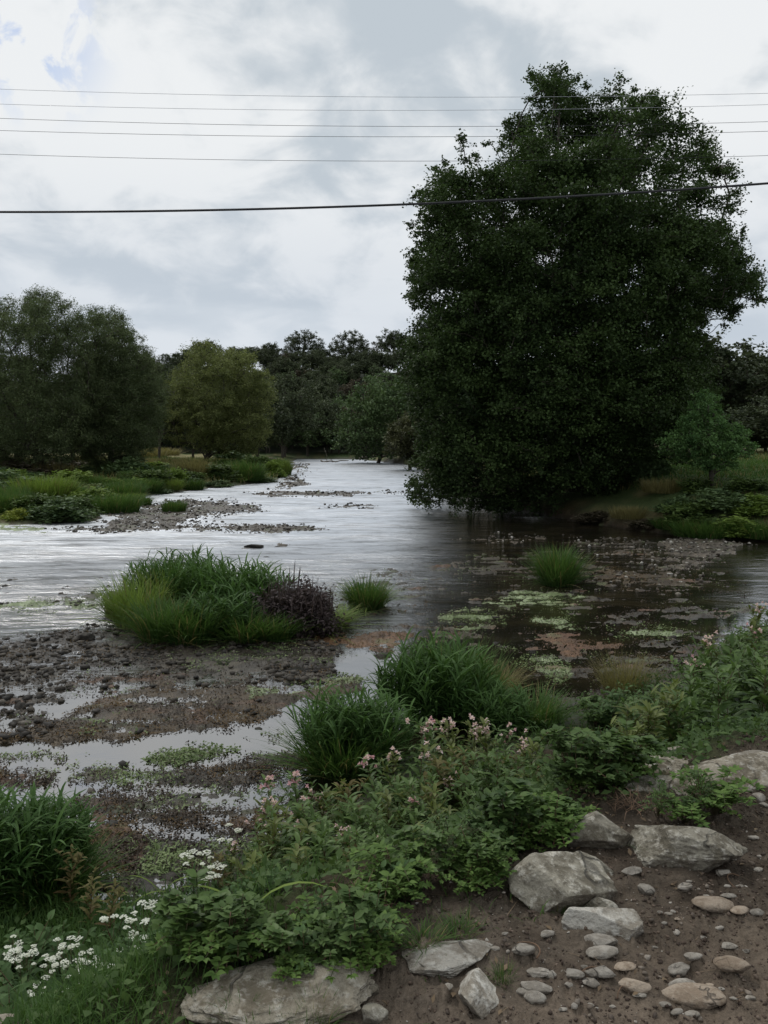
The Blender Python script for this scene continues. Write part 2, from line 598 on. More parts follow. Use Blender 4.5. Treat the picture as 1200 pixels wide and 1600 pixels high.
M['drystem'] = plain_mat('dry_stem', (0.10, 0.06, 0.035), (0.22, 0.14, 0.09), 8)
M['bark'] = plain_mat('bark', (0.035, 0.030, 0.024), (0.075, 0.065, 0.05), 12, 0.9, 0.6)
M['driftwood'] = plain_mat('driftwood', (0.16, 0.13, 0.10), (0.36, 0.32, 0.27), 6, 0.85, 0.5)
M['pink'] = leaf_mat('pink_petal', (0.55, 0.26, 0.33), (0.80, 0.55, 0.60), 0.35)
M['palepink'] = leaf_mat('pale_pink_petal', (0.66, 0.45, 0.47), (0.88, 0.74, 0.74), 0.35)
M['white'] = leaf_mat('white_petal', (0.58, 0.60, 0.52), (0.84, 0.85, 0.78), 0.3)
M['yellow'] = leaf_mat('yellow_petal', (0.50, 0.45, 0.05), (0.75, 0.68, 0.15), 0.3)
M['cable'] = plain_mat('cable_black', (0.012, 0.013, 0.015), (0.03, 0.03, 0.032), 3, 0.5)
M['wire'] = plain_mat('wire_grey', (0.34, 0.35, 0.37), (0.42, 0.43, 0.45), 3, 0.5)
M['rockgrey'] = rock_mat('rock_grey', (0.145, 0.128, 0.096), (0.29, 0.268, 0.215), (0.58, 0.55, 0.475), 1.0, 0.7)
M['rocktan'] = rock_mat('rock_tan', (0.17, 0.145, 0.105), (0.34, 0.305, 0.24), (0.60, 0.57, 0.50), 1.0, 0.6)
M['rockwhite'] = rock_mat('rock_white', (0.27, 0.24, 0.195), (0.50, 0.475, 0.42), (0.72, 0.70, 0.64), 1.0, 0.6)
M['peb'] = rock_mat('pebble_grey', (0.24, 0.215, 0.18), (0.36, 0.33, 0.285), (0.48, 0.45, 0.40), 2.2, 0.3)
M['pebtan'] = rock_mat('pebble_tan', (0.26, 0.20, 0.145), (0.38, 0.31, 0.24), (0.48, 0.42, 0.34), 2.2, 0.25)
M['rockdark'] = rock_mat('river_rock_dark', (0.035, 0.032, 0.028), (0.075, 0.068, 0.058), (0.13, 0.12, 0.10), 1.5, 0.3, (0.03, 0.025, 0.02))


def stuff_stone_mat(name, cols):
    m, t = new_mat(name)
    at = t.add('ShaderNodeAttribute', attribute_name='tint').outputs['Fac']
    rp = t.add('ShaderNodeValToRGB', {0: at})
    els = rp.color_ramp.elements
    while len(els) < len(cols):
        els.new(0.5)
    for i, c in enumerate(cols):
        els[i].position = i / (len(cols) - 1)
        els[i].color = (*c, 1)
    pos = t.add('ShaderNodeNewGeometry').outputs['Position']
    n = t.noise(pos, 70, 5, 0.65)
    v = t.rng(n, 0.3, 0.7, 0.6, 1.3)
    c = t.mix(1.0, rp.outputs[0], t.add('ShaderNodeCombineXYZ', {0: v, 1: v, 2: v}).outputs[0], 'MULTIPLY')
    bp = t.add('ShaderNodeBump', {'Strength': 0.5, 'Distance': 0.006, 'Height': n})
    b = t.add('ShaderNodeBsdfPrincipled', {'Base Color': c, 'Roughness': 0.7, 'Specular IOR Level': 0.35, 'Normal': bp.outputs[0]})
    finish(t, b.outputs[0])
    return m


M['shoal'] = stuff_stone_mat('shoal_stones', [(0.018, 0.016, 0.013), (0.034, 0.028, 0.021), (0.055, 0.047, 0.036), (0.12, 0.105, 0.085)])
M['bar'] = stuff_stone_mat('bar_stones', [(0.03, 0.026, 0.02), (0.055, 0.047, 0.036), (0.09, 0.078, 0.06), (0.20, 0.18, 0.15)])
M['palebar'] = stuff_stone_mat('pale_bar_stones', [(0.05, 0.042, 0.032), (0.10, 0.085, 0.066), (0.20, 0.18, 0.145), (0.5, 0.48, 0.43)])
M['clod'] = stuff_stone_mat('soil_crumb', [(0.040, 0.026, 0.018), (0.07, 0.048, 0.034), (0.11, 0.078, 0.056), (0.17, 0.13, 0.10)])
M['grit'] = stuff_stone_mat('path_grit', [(0.07, 0.052, 0.04), (0.12, 0.095, 0.072), (0.22, 0.185, 0.15), (0.46, 0.43, 0.38)])

# ------------------------------------------------------------------ terrain
NEAR = [(-60, 1.0), (-12, 3.6), (-5, 4.3), (-2.6, 5.0), (-1.2, 5.6), (-0.3, 6.6), (0.3, 7.9), (1.5, 8.9), (2.6, 9.6), (4, 11.2), (6.0, 13.6), (9, 16.0), (14, 18.5), (60, 22)]
RIVER = NEAR + [(60, 30), (16, 26.5), (11.5, 25.6), (10, 26.6), (8.6, 28.6), (7.4, 31.5), (6.4, 35), (5.4, 40), (4.8, 50), (4.6, 70), (4.4, 92), (3.0, 115), (-2, 138), (-5, 152),
                (-16, 155), (-13, 117), (-9.6, 85), (-8.6, 72), (-9.8, 60), (-13.5, 47), (-12.5, 38), (-10.8, 32), (-14, 30.5), (-30, 31), (-60, 34)]
PATH = [(-6, -3.0), (-2.6, -0.4), (-1.25, 0.7), (-0.80, 1.6), (-0.45, 2.15), (-0.12, 2.70), (0.40, 3.10), (0.72, 3.40), (1.15, 3.72), (1.9, 4.15), (5, 5.7), (14, 10), (60, 20), (60, -6), (-6, -6)]

GW, GH = 600, 470         # raster of the river bed, seen on the z=0 plane: x 0..1200, y 690..1630
gx, gy = np.meshgrid((np.arange(GW) + 0.5) * 2, 690 + (np.arange(GH) + 0.5) * 2)


def blur(a, n):
    for _ in range(n):
        p = np.pad(a, 1, mode='edge')
        a = (p[:-2, 1:-1] + p[2:, 1:-1] + p[1:-1, :-2] + p[1:-1, 2:] + 2 * a) / 6
    return a


# name, polygon (photo pixels on the water plane), height, blur
FEAT = [
    ('stone', [(-40, 1000), (60, 985), (150, 975), (250, 985), (340, 1000), (470, 985), (540, 1000), (520, 1040), (500, 1065), (330, 1072), (200, 1068), (90, 1085), (-40, 1100)], 0.012, 5),
    ('stone', [(150, 955), (170, 930), (520, 940), (545, 965), (520, 1000), (300, 1010), (170, 985)], 0.05, 3),
    ('stone', [(-40, 1090), (60, 1075), (120, 1085), (90, 1125), (60, 1150), (-40, 1175)], 0.000, 5),
    ('brown', [(-40, 1150), (90, 1125), (150, 1090), (230, 1062), (330, 1064), (420, 1074), (560, 1058), (570, 1086), (480, 1098), (440, 1118), (340, 1140), (200, 1156), (80, 1160), (-40, 1172)], 0.040, 4),
    ('brown', [(-40, 1190), (60, 1185), (100, 1195), (90, 1225), (30, 1240), (-40, 1240)], 0.015, 5),
    ('mud', [(60, 1240), (120, 1200), (290, 1192), (400, 1172), (500, 1160), (520, 1230), (480, 1290), (420, 1330), (300, 1370), (180, 1400), (60, 1400), (20, 1300)], 0.008, 6),
    ('rust', [(80, 1290), (140, 1275), (190, 1290), (240, 1330), (210, 1365), (120, 1370)], 0.03, 6),
    ('rust', [(500, 995), (560, 985), (640, 986), (650, 1005), (600, 1018), (530, 1016)], 0.025, 3),
    ('brown', [(620, 975), (700, 965), (770, 975), (800, 990), (740, 1000), (650, 1000)], 0.014, 4),
    ('rust', [(790, 1000), (860, 988), (950, 995), (970, 1010), (900, 1024), (820, 1022)], 0.028, 4),
    ('mud', [(820, 1020), (960, 1015), (1080, 990), (1120, 1000), (1080, 1050), (960, 1090), (880, 1110), (840, 1060)], 0.004, 6),
    ('mud', [(960, 955), (1060, 935), (1160, 950), (1150, 985), (1050, 1000), (980, 990)], 0.006, 5),
    ('mud', [(660, 885), (740, 862), (860, 868), (960, 880), (1000, 900), (940, 915), (840, 905), (760, 912), (700, 905)], 0.006, 5),
    ('mud', [(740, 920), (840, 915), (930, 925), (960, 945), (900, 962), (800, 955), (720, 945)], 0.006, 5),
    ('brown', [(880, 905), (950, 890), (1060, 892), (1130, 905), (1080, 925), (960, 925)], 0.02, 4),
    ('pale', [(1030, 842), (1080, 835), (1150, 848), (1150, 866), (1090, 872), (1050, 862)], 0.04, 2),
    ('pale', [(870, 835), (960, 833), (1050, 845), (1130, 865), (1130, 890), (1060, 895), (990, 880), (900, 865)], -0.008, 3),
    ('pale', [(700, 838), (770, 832), (860, 834), (880, 846), (800, 850), (720, 848)], -0.004, 3),
    ('mud', [(520, 905), (600, 880), (660, 900), (650, 935), (560, 960), (520, 940)], 0.0, 3),
    ('green', [(-40, 945), (40, 936), (125, 935), (140, 945), (70, 956), (-40, 962)], 0.012, 3),
    ('green', [(-40, 822), (40, 820), (90, 824), (60, 832), (-40, 833)], 0.015, 2),
    ('green', [(770, 935), (840, 926), (910, 930), (900, 945), (830, 950), (780, 948)], 0.014, 3),
    ('green', [(845, 972), (880, 966), (900, 972), (890, 984), (850, 984)], 0.02, 2),
    ('green', [(230, 1180), (300, 1162), (350, 1158), (350, 1172), (290, 1190), (240, 1195)], 0.012, 4),
    ('green', [(360, 1080), (430, 1068), (540, 1050), (600, 1060), (480, 1078), (380, 1092)], 0.006, 3),
    ('green', [(690, 965), (760, 955), (800, 965), (740, 978), (700, 978)], 0.006, 3),
    ('green', [(940, 990), (1010, 980), (1080, 985), (1040, 998), (960, 1002)], 0.006, 3),
    ('green', [(820, 1035), (880, 1030), (900, 1060), (850, 1070)], 0.006, 4),
    ('bar', [(190, 800), (230, 786), (290, 778), (360, 782), (410, 790), (420, 800), (350, 806), (290, 816), (230, 824), (150, 826)], 0.018, 3),
    ('bar', [(60, 826), (180, 818), (320, 818), (500, 822), (510, 828), (400, 832), (280, 829), (160, 832)], 0.012, 2),
    ('bar', [(420, 770), (455, 742), (460, 722), (475, 722), (468, 745), (485, 757), (430, 766), (360, 776), (300, 780)], 0.05, 1),
    ('bar', [(405, 770), (480, 768), (560, 769), (565, 775), (480, 777), (410, 775)], 0.045, 1),
    ('bar', [(560, 768), (640, 766), (700, 770), (620, 773)], 0.012, 1),
    ('bar', [(505, 790), (560, 788), (600, 791), (560, 794), (510, 793)], 0.03, 1),
    ('bar', [(380, 824), (440, 820), (510, 824), (480, 833), (400, 832)], 0.04, 1),
    ('bar', [(380, 853), (410, 851), (412, 857), (382, 857)], 0.03, 1),
    ('bar', [(425, 849), (442, 848), (442, 856), (428, 856)], 0.05, 1),
    ('mud', [(-40, 1040), (540, 1040), (520, 1180), (440, 1330), (250, 1420), (-40, 1420)], -0.028, 4),
    ('mud', [(500, 905), (640, 872), (820, 850), (1000, 850), (1130, 880), (1190, 935), (1180, 985), (1100, 1040), (980, 1090), (870, 1120), (800, 1080), (700, 1010), (560, 1020), (500, 985)], -0.022, 6),
    ('stone', [(-40, 860), (200, 850), (420, 858), (520, 900), (430, 940), (150, 960), (-40, 960)], -0.062, 6),
    ('mud', [(80, 925), (130, 918), (170, 925), (160, 940), (100, 940)], 0.004, 3),
    ('mud', [(0, 905), (60, 898), (90, 902), (40, 912)], 0.002, 2),
]
KINDS = ['stone', 'brown', 'mud', 'rust', 'pale', 'green', 'bar']
RH = np.full(gx.shape, -0.10)
RK = {k: np.zeros(gx.shape) for k in KINDS}
for kind, poly, hh, bl in FEAT:
    mk = blur(inside(gx, gy, poly).astype(float), bl * 2 if bl > 2 else bl)
    hh = hh * 0.62 - 0.006 if kind in ('brown', 'rust', 'mud', 'stone') else hh
    RH = np.where(mk > 0.001, np.maximum(RH, -0.10 + (hh + 0.10) * mk) if kind != 'x' else RH, RH)
    RK[kind] = np.maximum(RK[kind], mk)


def rsample(Rs, px, py):
    fx = np.clip(px / 2 - 0.5, 0, GW - 1.001)
    fy = np.clip((py - 690) / 2 - 0.5, 0, GH - 1.001)
    ix = fx.astype(int); iy = fy.astype(int)
    tx = fx - ix; ty = fy - iy
    return (Rs[iy, ix] * (1 - tx) + Rs[iy, ix + 1] * tx) * (1 - ty) + (Rs[iy + 1, ix] * (1 - tx) + Rs[iy + 1, ix + 1] * tx) * ty


def terrain(x, y, want=False):
    x = np.asarray(x, float); y = np.asarray(y, float)
    inr = inside(x, y, RIVER)
    jag = fbm(x * 0.9, y * 0.9, s=3, o=4) * 0.35 * np.clip(y / 25, 0.5, 3)
    s = segdist(x, y, RIVER) * np.where(inr, -1, 1) + jag
    near = y < np.interp(x, [p[0] for p in NEAR], [p[1] for p in NEAR]) + 1.2
    wx = x + fbm(x * 2.1, y * 2.1, s=41, o=3) * 0.16
    wy = y + fbm(x * 2.1, y * 2.1, s=42, o=3) * 0.16
    pin = inside(wx, wy, PATH)
    p = np.where(pin, 0, segdist(wx, wy, PATH))
    pe = np.where(pin, segdist(wx, wy, PATH), 0)
    sp = np.maximum(s, 0)
    hn = 1.40 * sstep(0, 1.0, (sp / (sp + p * (0.7 + 1.9 * np.clip(p - 0.25, 0, 0.8)) + 1e-6)) ** 1.0)
    lump = fbm(x * 1.3, y * 1.3, s=9, o=4) * 0.07 * np.clip(sp * 2, 0, 1) * np.clip(p * 3, 0.15, 1)
    hn = hn + lump
    clod = fbm(x * 9, y * 9, s=5, o=5, g=0.62)
    hn = hn + np.clip(clod, -1, 1) * 0.026 * np.clip(sp, 0, 1) + sstep(0.0, 0.55, fbm(x * 24, y * 24, s=6, o=4, g=0.65)) * 0.018 * (p < 0.6) + fbm(x * 3.2, y * 3.2, s=7, o=3) * 0.03 * (p < 1.0)
    bh = np.where(x > 0, 0.95 + 0.8 * sstep(0.5, 4.5, sp) * sstep(8.5, 11, x), 0.75)
    steep = np.where(x > 0, 0.9, 3.0)
    hf = bh * (1 - np.exp(-sp / steep)) + 0.25 * sstep(5, 40, sp) + fbm(x * 0.25, y * 0.25, s=11, o=4) * 0.22 * np.clip(sp / 3, 0, 1)
    hill = 24 * sstep(168, 262, y + 0.15 * np.abs(x + 10)) * (0.9 + 0.18 * fbm(x * 0.012, y * 0.012, s=12, o=3))
    hf = hf + hill
    land = np.where(near, hn, hf)
    px, py = topx(x, y, 0 * x)
    fr = np.clip(y / 12, 0.25, 1.3)
    wpx = px + fbm(x * 1.5, y * 1.5, s=21, o=6, g=0.62) * 48
    wpy = py + fbm(x * 1.5, y * 1.5, s=22, o=6, g=0.62) * 20 * np.clip(12 / np.maximum(y, 6), 0.12, 1)
    hb = rsample(RH, wpx, wpy)
    ripple = fbm(x * 1.8, y * 3.8, s=23, o=6, g=0.70) * 0.062 + fbm(x * 14, y * 22, s=24, o=3, g=0.7) * 0.020
    wd = np.clip((hb + 0.10) / 0.09, 0, 1)
    hb = hb + ripple * (0.35 + 0.65 * wd)
    bedshore = sstep(-1.0, 0.0, s)
    hb = np.where(s < 0, hb * (1 - bedshore) + np.maximum(hb, -0.01 + ripple) * bedshore, 0)
    z = np.where(s < 0, hb, land)
    z = np.where((s >= 0), np.maximum(land, np.clip(ripple, -0.02, 0.05) * np.exp(-sp * 2)), z)
    if not want:
        return z
    K = {k: rsample(RK[k], wpx, wpy) for k in KINDS}
    return z, s, near, p, pe, pin, K


# screen-independent fan grid: dense where the path and river lie ahead of the viewer
ud = np.concatenate([np.linspace(-4, -0.56, 60)[:-1], np.linspace(-0.56, 0.56, 900), np.linspace(0.56, 4, 60)[1:]])
pr = np.linspace(0, 1, 980)
yy = []
y = -1.2
while y < 700:
    yy.append(y)
    y += 0.011 + max(0, (y + 1.0)) ** 2 * 0.00034 * 1.0 + max(0, y) * 0.0016
yy = np.array(yy)
print('rows', len(yy))
U, Yg = np.meshgrid(ud, yy)
Xg = U * (Yg + 2.4)
xs, ys = Xg.ravel(), Yg.ravel()
z, s, near, p, pe, pin, K = terrain(xs, ys, True)


def cmix(a, b, f):
    return a * (1 - f[:, None]) + np.asarray(b)[None] * f[:, None]


n_lo = fbm(xs * 0.8, ys * 0.8, s=31, o=4)
n_md = fbm(xs * 4.5, ys * 4.5, s=32, o=4, g=0.6)
col = np.zeros((len(xs), 3)) + np.array([0.030, 0.026, 0.018])
# river bed kinds
for k, c1, c2 in (('stone', (0.022, 0.018, 0.013), (0.050, 0.040, 0.029)), ('mud', (0.034, 0.029, 0.021), (0.074, 0.063, 0.045)),
                  ('brown', (0.042, 0.030, 0.016), (0.088, 0.062, 0.032)), ('rust', (0.085, 0.045, 0.022), (0.16, 0.085, 0.040)),
                  ('pale', (0.06, 0.05, 0.038), (0.15, 0.125, 0.095)), ('bar', (0.055, 0.046, 0.035), (0.12, 0.10, 0.078)), ('green', (0.12, 0.16, 0.06), (0.30, 0.36, 0.20))):
    cc = cmix(np.zeros((len(xs), 3)) + np.array(c1), c2, sstep(-0.35, 0.45, n_md))
    f = sstep(0.12, 0.5, K[k])
    col = col * (1 - f[:, None]) + cc * f[:, None]
# green algae tufts scattered over the mats
ga = sstep(0.22, 0.5, fbm(xs * 2.4, ys * 4.0, s=33, o=5, g=0.62)) * 0.55 * (s < 0) * (K['stone'] < 0.4)
col = cmix(col, (0.13, 0.17, 0.075), ga)
ra = sstep(0.25, 0.55, fbm(xs * 1.5, ys * 2.6, s=34, o=4)) * 0.6 * (s < 0) * (K['mud'] > 0.3)
col = cmix(col, (0.14, 0.065, 0.032), ra)
bank_c = cmix(np.zeros((len(xs), 3)) + np.array([0.040, 0.050, 0.020]), (0.060, 0.045, 0.030), sstep(-0.1, 0.4, n_md))
far_c = cmix(np.zeros((len(xs), 3)) + np.array([0.055, 0.085, 0.028]), (0.15, 0.135, 0.060), sstep(-0.1, 0.5, n_lo))
far_c = cmix(far_c, (0.20, 0.18, 0.085), sstep(4, 10, np.where((xs < -8) & (ys > 52) & (ys < 150), s, 0)))
far_c = cmix(far_c, (0.16, 0.145, 0.065), sstep(6, 14, np.where((xs > 14) & (ys > 30) & (ys < 100), s, 0)) * 0.7)
far_c = cmix(far_c, (0.060, 0.040, 0.028), np.exp(-np.maximum(s, 0) * 1.1) * (xs > 0))
far_c = cmix(far_c, (0.10, 0.085, 0.06), np.exp(-np.maximum(s, 0) * 1.3) * (xs <= 0) * 0.8)
far_c = cmix(far_c, (0.022, 0.028, 0.018), sstep(150, 175, ys))
dirt = cmix(np.zeros((len(xs), 3)) + np.array([0.070, 0.055, 0.041]), (0.130, 0.106, 0.083), sstep(-0.45, 0.5, n_md + 0.5 * n_lo))
dirt = cmix(dirt, (0.050, 0.036, 0.026), 0.7 * sstep(0.0, 0.45, fbm(xs * 2.2, ys * 2.2, s=38, o=5, g=0.6)))
dirt = cmix(dirt, (0.21, 0.165, 0.125), sstep(0.1, 0.6, fbm(xs * 0.9 + 4, ys * 0.9, s=37, o=3)) * 0.35 + 0.55 * sstep(1.1, 0.4, np.hypot(xs - 1.25, ys - 1.9)))
land_c = np.where(near[:, None], bank_c, far_c)
edge = sstep(0.32, 0.0, p + 0.25 * n_md)
land_c = np.where(near[:, None], land_c * (1 - edge[:, None]) + dirt * edge[:, None], land_c)
fl = sstep(-0.12, 0.12, s)
col = col * (1 - fl[:, None]) + land_c * fl[:, None]
wet = np.clip(1 - sstep(0.01, 0.10, z), 0, 1) * (s < 0.8)
nr, nc = U.shape
ii = (np.arange(nr - 1)[:, None] * nc + np.arange(nc - 1)[None]).ravel()
quads = np.stack([ii, ii + 1, ii + nc + 1, ii + nc], 1)
fs = s[ii]; fy_ = ys[ii]; fp = p[ii]; fn = near[ii]
cls = np.where(fs < 0, 0, np.where(fn & (fp < 0.02), 1, np.where(fy_ > 160, 3, 2)))
V = np.stack([xs, ys, z], 1)
for c, nm, cat in ((0, 'riverbed', None), (1, 'path', None), (2, 'ground', None), (3, 'hillside', None)):
    q = quads[cls == c]
    used = np.unique(q)
    remap = np.full(len(V), -1); remap[used] = np.arange(len(used))
    me = mesh_np(nm, V[used], remap[q], M['ground'], wet[used], True, col[used])
    tag(link(nm, me), kind='structure')
del V, quads

# water sheet
wv = np.array([(-420, -1, 0), (420, -1, 0), (420, 170, 0), (-420, 170, 0)], float)
tag(link('water', mesh_np('water', wv, np.array([[0, 1, 2, 3]]), M['water'])), kind='structure')


def gz(x, y):
    return float(terrain(np.array([x]), np.array([y]))[0])


def on_ground(px, py, it=14):
    """point of the terrain that shows at a photo pixel"""
    t0, t1 = None, None
    dx, dy, dzz = ray(px, py)
    ts = np.geomspace(1.2, 400, 700)
    X, Yv, Zv = dx * ts, dy * ts, CZ + dzz * ts
    h = terrain(X, Yv)
    h = np.where(h < 0, 0, h)
    k = np.argmax(Zv < h)
    return np.array([X[k], Yv[k], h[k]])


# ------------------------------------------------------------------ rocks
_ico = {}


def ico(sub):
    if sub not in _ico:
        bm = bmesh.new()
        bmesh.ops.create_icosphere(bm, subdivisions=sub, radius=1.0)
        V = np.array([v.co[:] for v in bm.verts])
        Fq = np.array([[v.index for v in f.verts] for f in bm.faces])
        bm.free()
        _ico[sub] = (V, Fq)
    return _ico[sub]


def rock_mesh(name, sub, size, seed, mat, facets=13, rough=0.10, round_=0.0, prof=None):
    V, Fq = ico(sub)
    V = V.copy()
    r = np.random.default_rng(seed)
    for i in range(facets):
        n = r.normal(size=3); n /= np.linalg.norm(n)
        d = r.uniform(0.42, 0.84) + round_
        k = V @ n
        over = np.maximum(k - d, 0)
        V -= over[:, None] * n[None] * 0.92
    if prof:
        V = prof(V)
    q = V * 1.6 + seed * 3.1
    V += V * (fbm(q[:, 0], q[:, 1], q[:, 2], s=seed, o=3)[:, None]) * rough * 2.6
    q = V * 7 + seed * 1.7
    ridg = 1 - np.abs(fbm(q[:, 0], q[:, 1], q[:, 2], s=seed + 5, o=4, g=0.6))
    V *= (1 + (ridg[:, None] - 0.8) * rough * 1.1)
    lo_, hi_ = V.min(0), V.max(0)
    V = (V - (lo_ + hi_) / 2) / (hi_ - lo_) * np.array(size)[None]
    return mesh_np(name, V, Fq, mat, smooth=True)


def place_rock(x0, x1, yt, yb, mat, label, seed, depth=0.8, hf=0.55, tilt=0, z=None, sub=6, facets=14, rough=0.07, rz=None, name='boulder', cat='rock', sink=0.36, group=None):
    """rock whose picture spans x0..x1, top yt, foot yb"""
    b = on_ground((x0 + x1) / 2, yb)
    dist = math.hypot(b[1], CZ - b[2])
    wm = (x1 - x0) / F * dist
    dm = wm * depth
    hm = 0.80 * (yb - yt) / F * dist * hf / max(0.3, math.cos(math.atan2(CZ - b[2], b[1])))
    hm = max(hm, 0.25 * wm * hf)
    me = rock_mesh(name, sub, (wm, dm, hm / (1 - sink)), seed, mat, facets, rough)
    cyy = b[1] + dm * 0.42
    o = link(name, me, loc=((x0 + x1) / 2 * 0 + (((x0 + x1) / 2 - 600) / F) * (cyy * math.cos(PITCH) + (CZ - b[2]) * math.sin(PITCH)), cyy, gz(((x0 + x1) / 2 - 600) / F * cyy, cyy) + hm * (0.5 - sink)))
    o.rotation_euler = (R(tilt), R(random.uniform(-5, 5)), rz if rz is not None else R(random.uniform(-12, 12)))
    tag(o, label, cat, group)
    return o


BR = 'boulders along the path edge'
place_rock(300, 578, 1522, 1612, M['rocktan'], 'broad pale tan boulder half buried at the bottom of the bank below bright leafy plants', 34, 0.55, 0.34, sub=6, facets=7, rough=0.08, rz=R(8), group=BR)
place_rock(636, 768, 1490, 1530, M['rockwhite'], 'flat whitish slab lying in soil, just above the upright mottled rock', 12, 0.6, 0.5, rz=R(10), group=BR)
place_rock(716, 782, 1505, 1596, M['rockwhite'], 'mottled white and blue grey rock at the bottom centre touching a flat slab', 13, 1.5, 0.45, rz=R(-14), group=BR)
place_rock(800, 952, 1346, 1432, M['rockgrey'], 'smooth flat faced grey boulder at the path edge, second nearest row', 14, 0.55, 0.85, sub=6, rough=0.05, facets=16, rz=R(5), group=BR)
place_rock(908, 968, 1392, 1436, M['rockgrey'], 'small wedge of grey rock leaning on the flat faced boulder', 15, 0.8, 0.6, group=BR)
place_rock(884, 960, 1328, 1372, M['rockgrey'], 'rounded grey rock just behind the flat faced boulder', 16, 0.8, 0.7, group=BR)
place_rock(916, 962, 1364, 1394, M['rocktan'], 'small block of pale rock between the flat faced boulder and the path', 17, 0.7, 0.6, group=BR)
place_rock(882, 1000, 1424, 1466, M['rockwhite'], 'long whitish rock lying flat in front of the grey boulder', 18, 0.35, 0.75, rz=R(-10), group=BR)
place_rock(882, 998, 1240, 1330, M['rockgrey'], 'dark grey humped boulder under overhanging leaves at the path edge', 31, 0.75, 0.80, sub=6, facets=8, group=BR)
place_rock(985, 1158, 1284, 1362, M['rockgrey'], 'long grey boulder sloping down to the right onto the path', 20, 0.6, 0.75, sub=6, rz=R(-12), rough=0.09, group=BR)
place_rock(1020, 1235, 1182, 1240, M['rocktan'], 'big pale flat ledge of rock at the right side of the path', 21, 0.6, 0.6, sub=6, rough=0.07, rz=R(-4), group=BR)
place_rock(1138, 1240, 1166, 1200, M['rockwhite'], 'pale block resting on the rear of the flat ledge', 22, 0.6, 0.7, group=BR)
place_rock(982, 1098, 1172, 1212, M['rocktan'], 'earth covered slab at the left end of the flat ledge', 23, 0.7, 0.5, group=BR)
place_rock(974, 1064, 1208, 1240, M['rockgrey'], 'thin grey slab under the earth covered slab', 24, 0.6, 0.4, group=BR)
place_rock(1160, 1232, 1098, 1134, M['rockgrey'], 'farthest grey rock showing among weeds at the right edge', 25, 0.7, 0.6, group=BR)
place_rock(1034, 1122, 1140, 1164, M['rocktan'], 'narrow pale rock rim half hidden by weeds above the flat ledge', 26, 0.5, 0.5, group=BR)
place_rock(-20, 50, 1588, 1625, M['rocktan'], 'pale rock cut off at the bottom left corner', 27, 0.7, 0.6, group=BR)
place_rock(568, 604, 1576, 1604, M['rockgrey'], 'small pointed grey stone at the bottom beside the broad tan boulder', 28, 0.7, 0.8, sub=4, group=BR)
place_rock(556, 590, 1538, 1560, M['rocktan'], 'small tan stone at the right tip of the broad tan boulder', 29, 0.7, 0.6, sub=4, group=BR)

PEB = [(486, 628, 60, 40), (530, 706, 60, 25), (525, 742, 80, 35), (520, 775, 55, 40), (487, 760, 40, 28), (488, 663, 30, 15), (570, 703, 40, 28), (630, 713, 60, 22), (684, 740, 48, 35),
       (713, 706, 75, 42), (714, 608, 85, 45), (718, 650, 85, 32), (783, 690, 60, 18), (815, 743, 80, 50), (825, 773, 35, 14), (900, 795, 30, 12), (947, 690, 65, 45), (953, 735, 75, 42),
       (992, 778, 155, 55), (1030, 738, 30, 20), (1103, 695, 90, 55), (1088, 632, 45, 20), (985, 648, 50, 20), (932, 588, 22, 22), (893, 555, 24, 14), (848, 462, 45, 40), (960, 466, 42, 28),
       (804, 404, 58, 22), (1073, 400, 42, 28), (1174, 394, 28, 18), (1047, 516, 105, 35), (1120, 530, 50, 25), (1172, 520, 40, 25), (1088, 488, 40, 16), (1082, 442, 20, 12), (555, 583, 40, 25),
       (430, 580, 18, 10), (400, 630, 30, 14), (264, 740, 25, 25), (615, 742, 25, 20), (15, 750, 40, 30), (980, 818, 40, 16), (935, 830, 35, 12), (1180, 178, 35, 38), (1190, 210, 25, 22),
       (1160, 312, 30, 18), (940, 548, 25, 12), (885, 530, 15, 10), (910, 524, 22, 8), (1100, 778, 20, 10), (1065, 748, 16, 10), (680, 790, 20, 10), (600, 808, 24, 12), (745, 800, 18, 10),
       (1140, 640, 24, 14), (1010, 600, 20, 12), (1060, 570, 26, 12), (870, 620, 18, 10), (1150, 780, 26, 14), (660, 680, 24, 12), (745, 560, 16, 10), (970, 430, 18, 10), (1120, 440, 22, 12), (1020, 470, 16, 8)]
PLAB = {10: 'pale oval cobble just below the long whitish rock', 11: 'flattish whitish cobble below the pale oval cobble', 9: 'grey round cobble left of centre of the path',
        13: 'round cream cobble in the middle of the path at the bottom', 16: 'grey cobble at the top of the stack like cluster at bottom right', 17: 'cream grey cobble directly above the longest brown cobble',
        18: 'longest smooth brown cobble at the bottom right of the path', 20: 'angular brown stone standing on edge right of the cobble cluster', 30: 'long low brown stone half sunk in the path at right',
        0: 'round pale grey cobble above the left cobble cluster', 2: 'broad pale cobble of the left cluster', 3: 'round cobble at the lower end of the left cluster', 25: 'tilted oval stone standing in bare soil right of the grey boulder',
        26: 'pale oval pebble right of the tilted oval stone', 27: 'flat pale pebble near the small block of rock', 43: 'white upright pebble at the right edge below the flat ledge',
        28: 'cream pebble just below the tail of the long grey boulder', 7: 'thin pale flat cobble between the left and middle clusters', 8: 'round pale cobble below the thin flat cobble'}
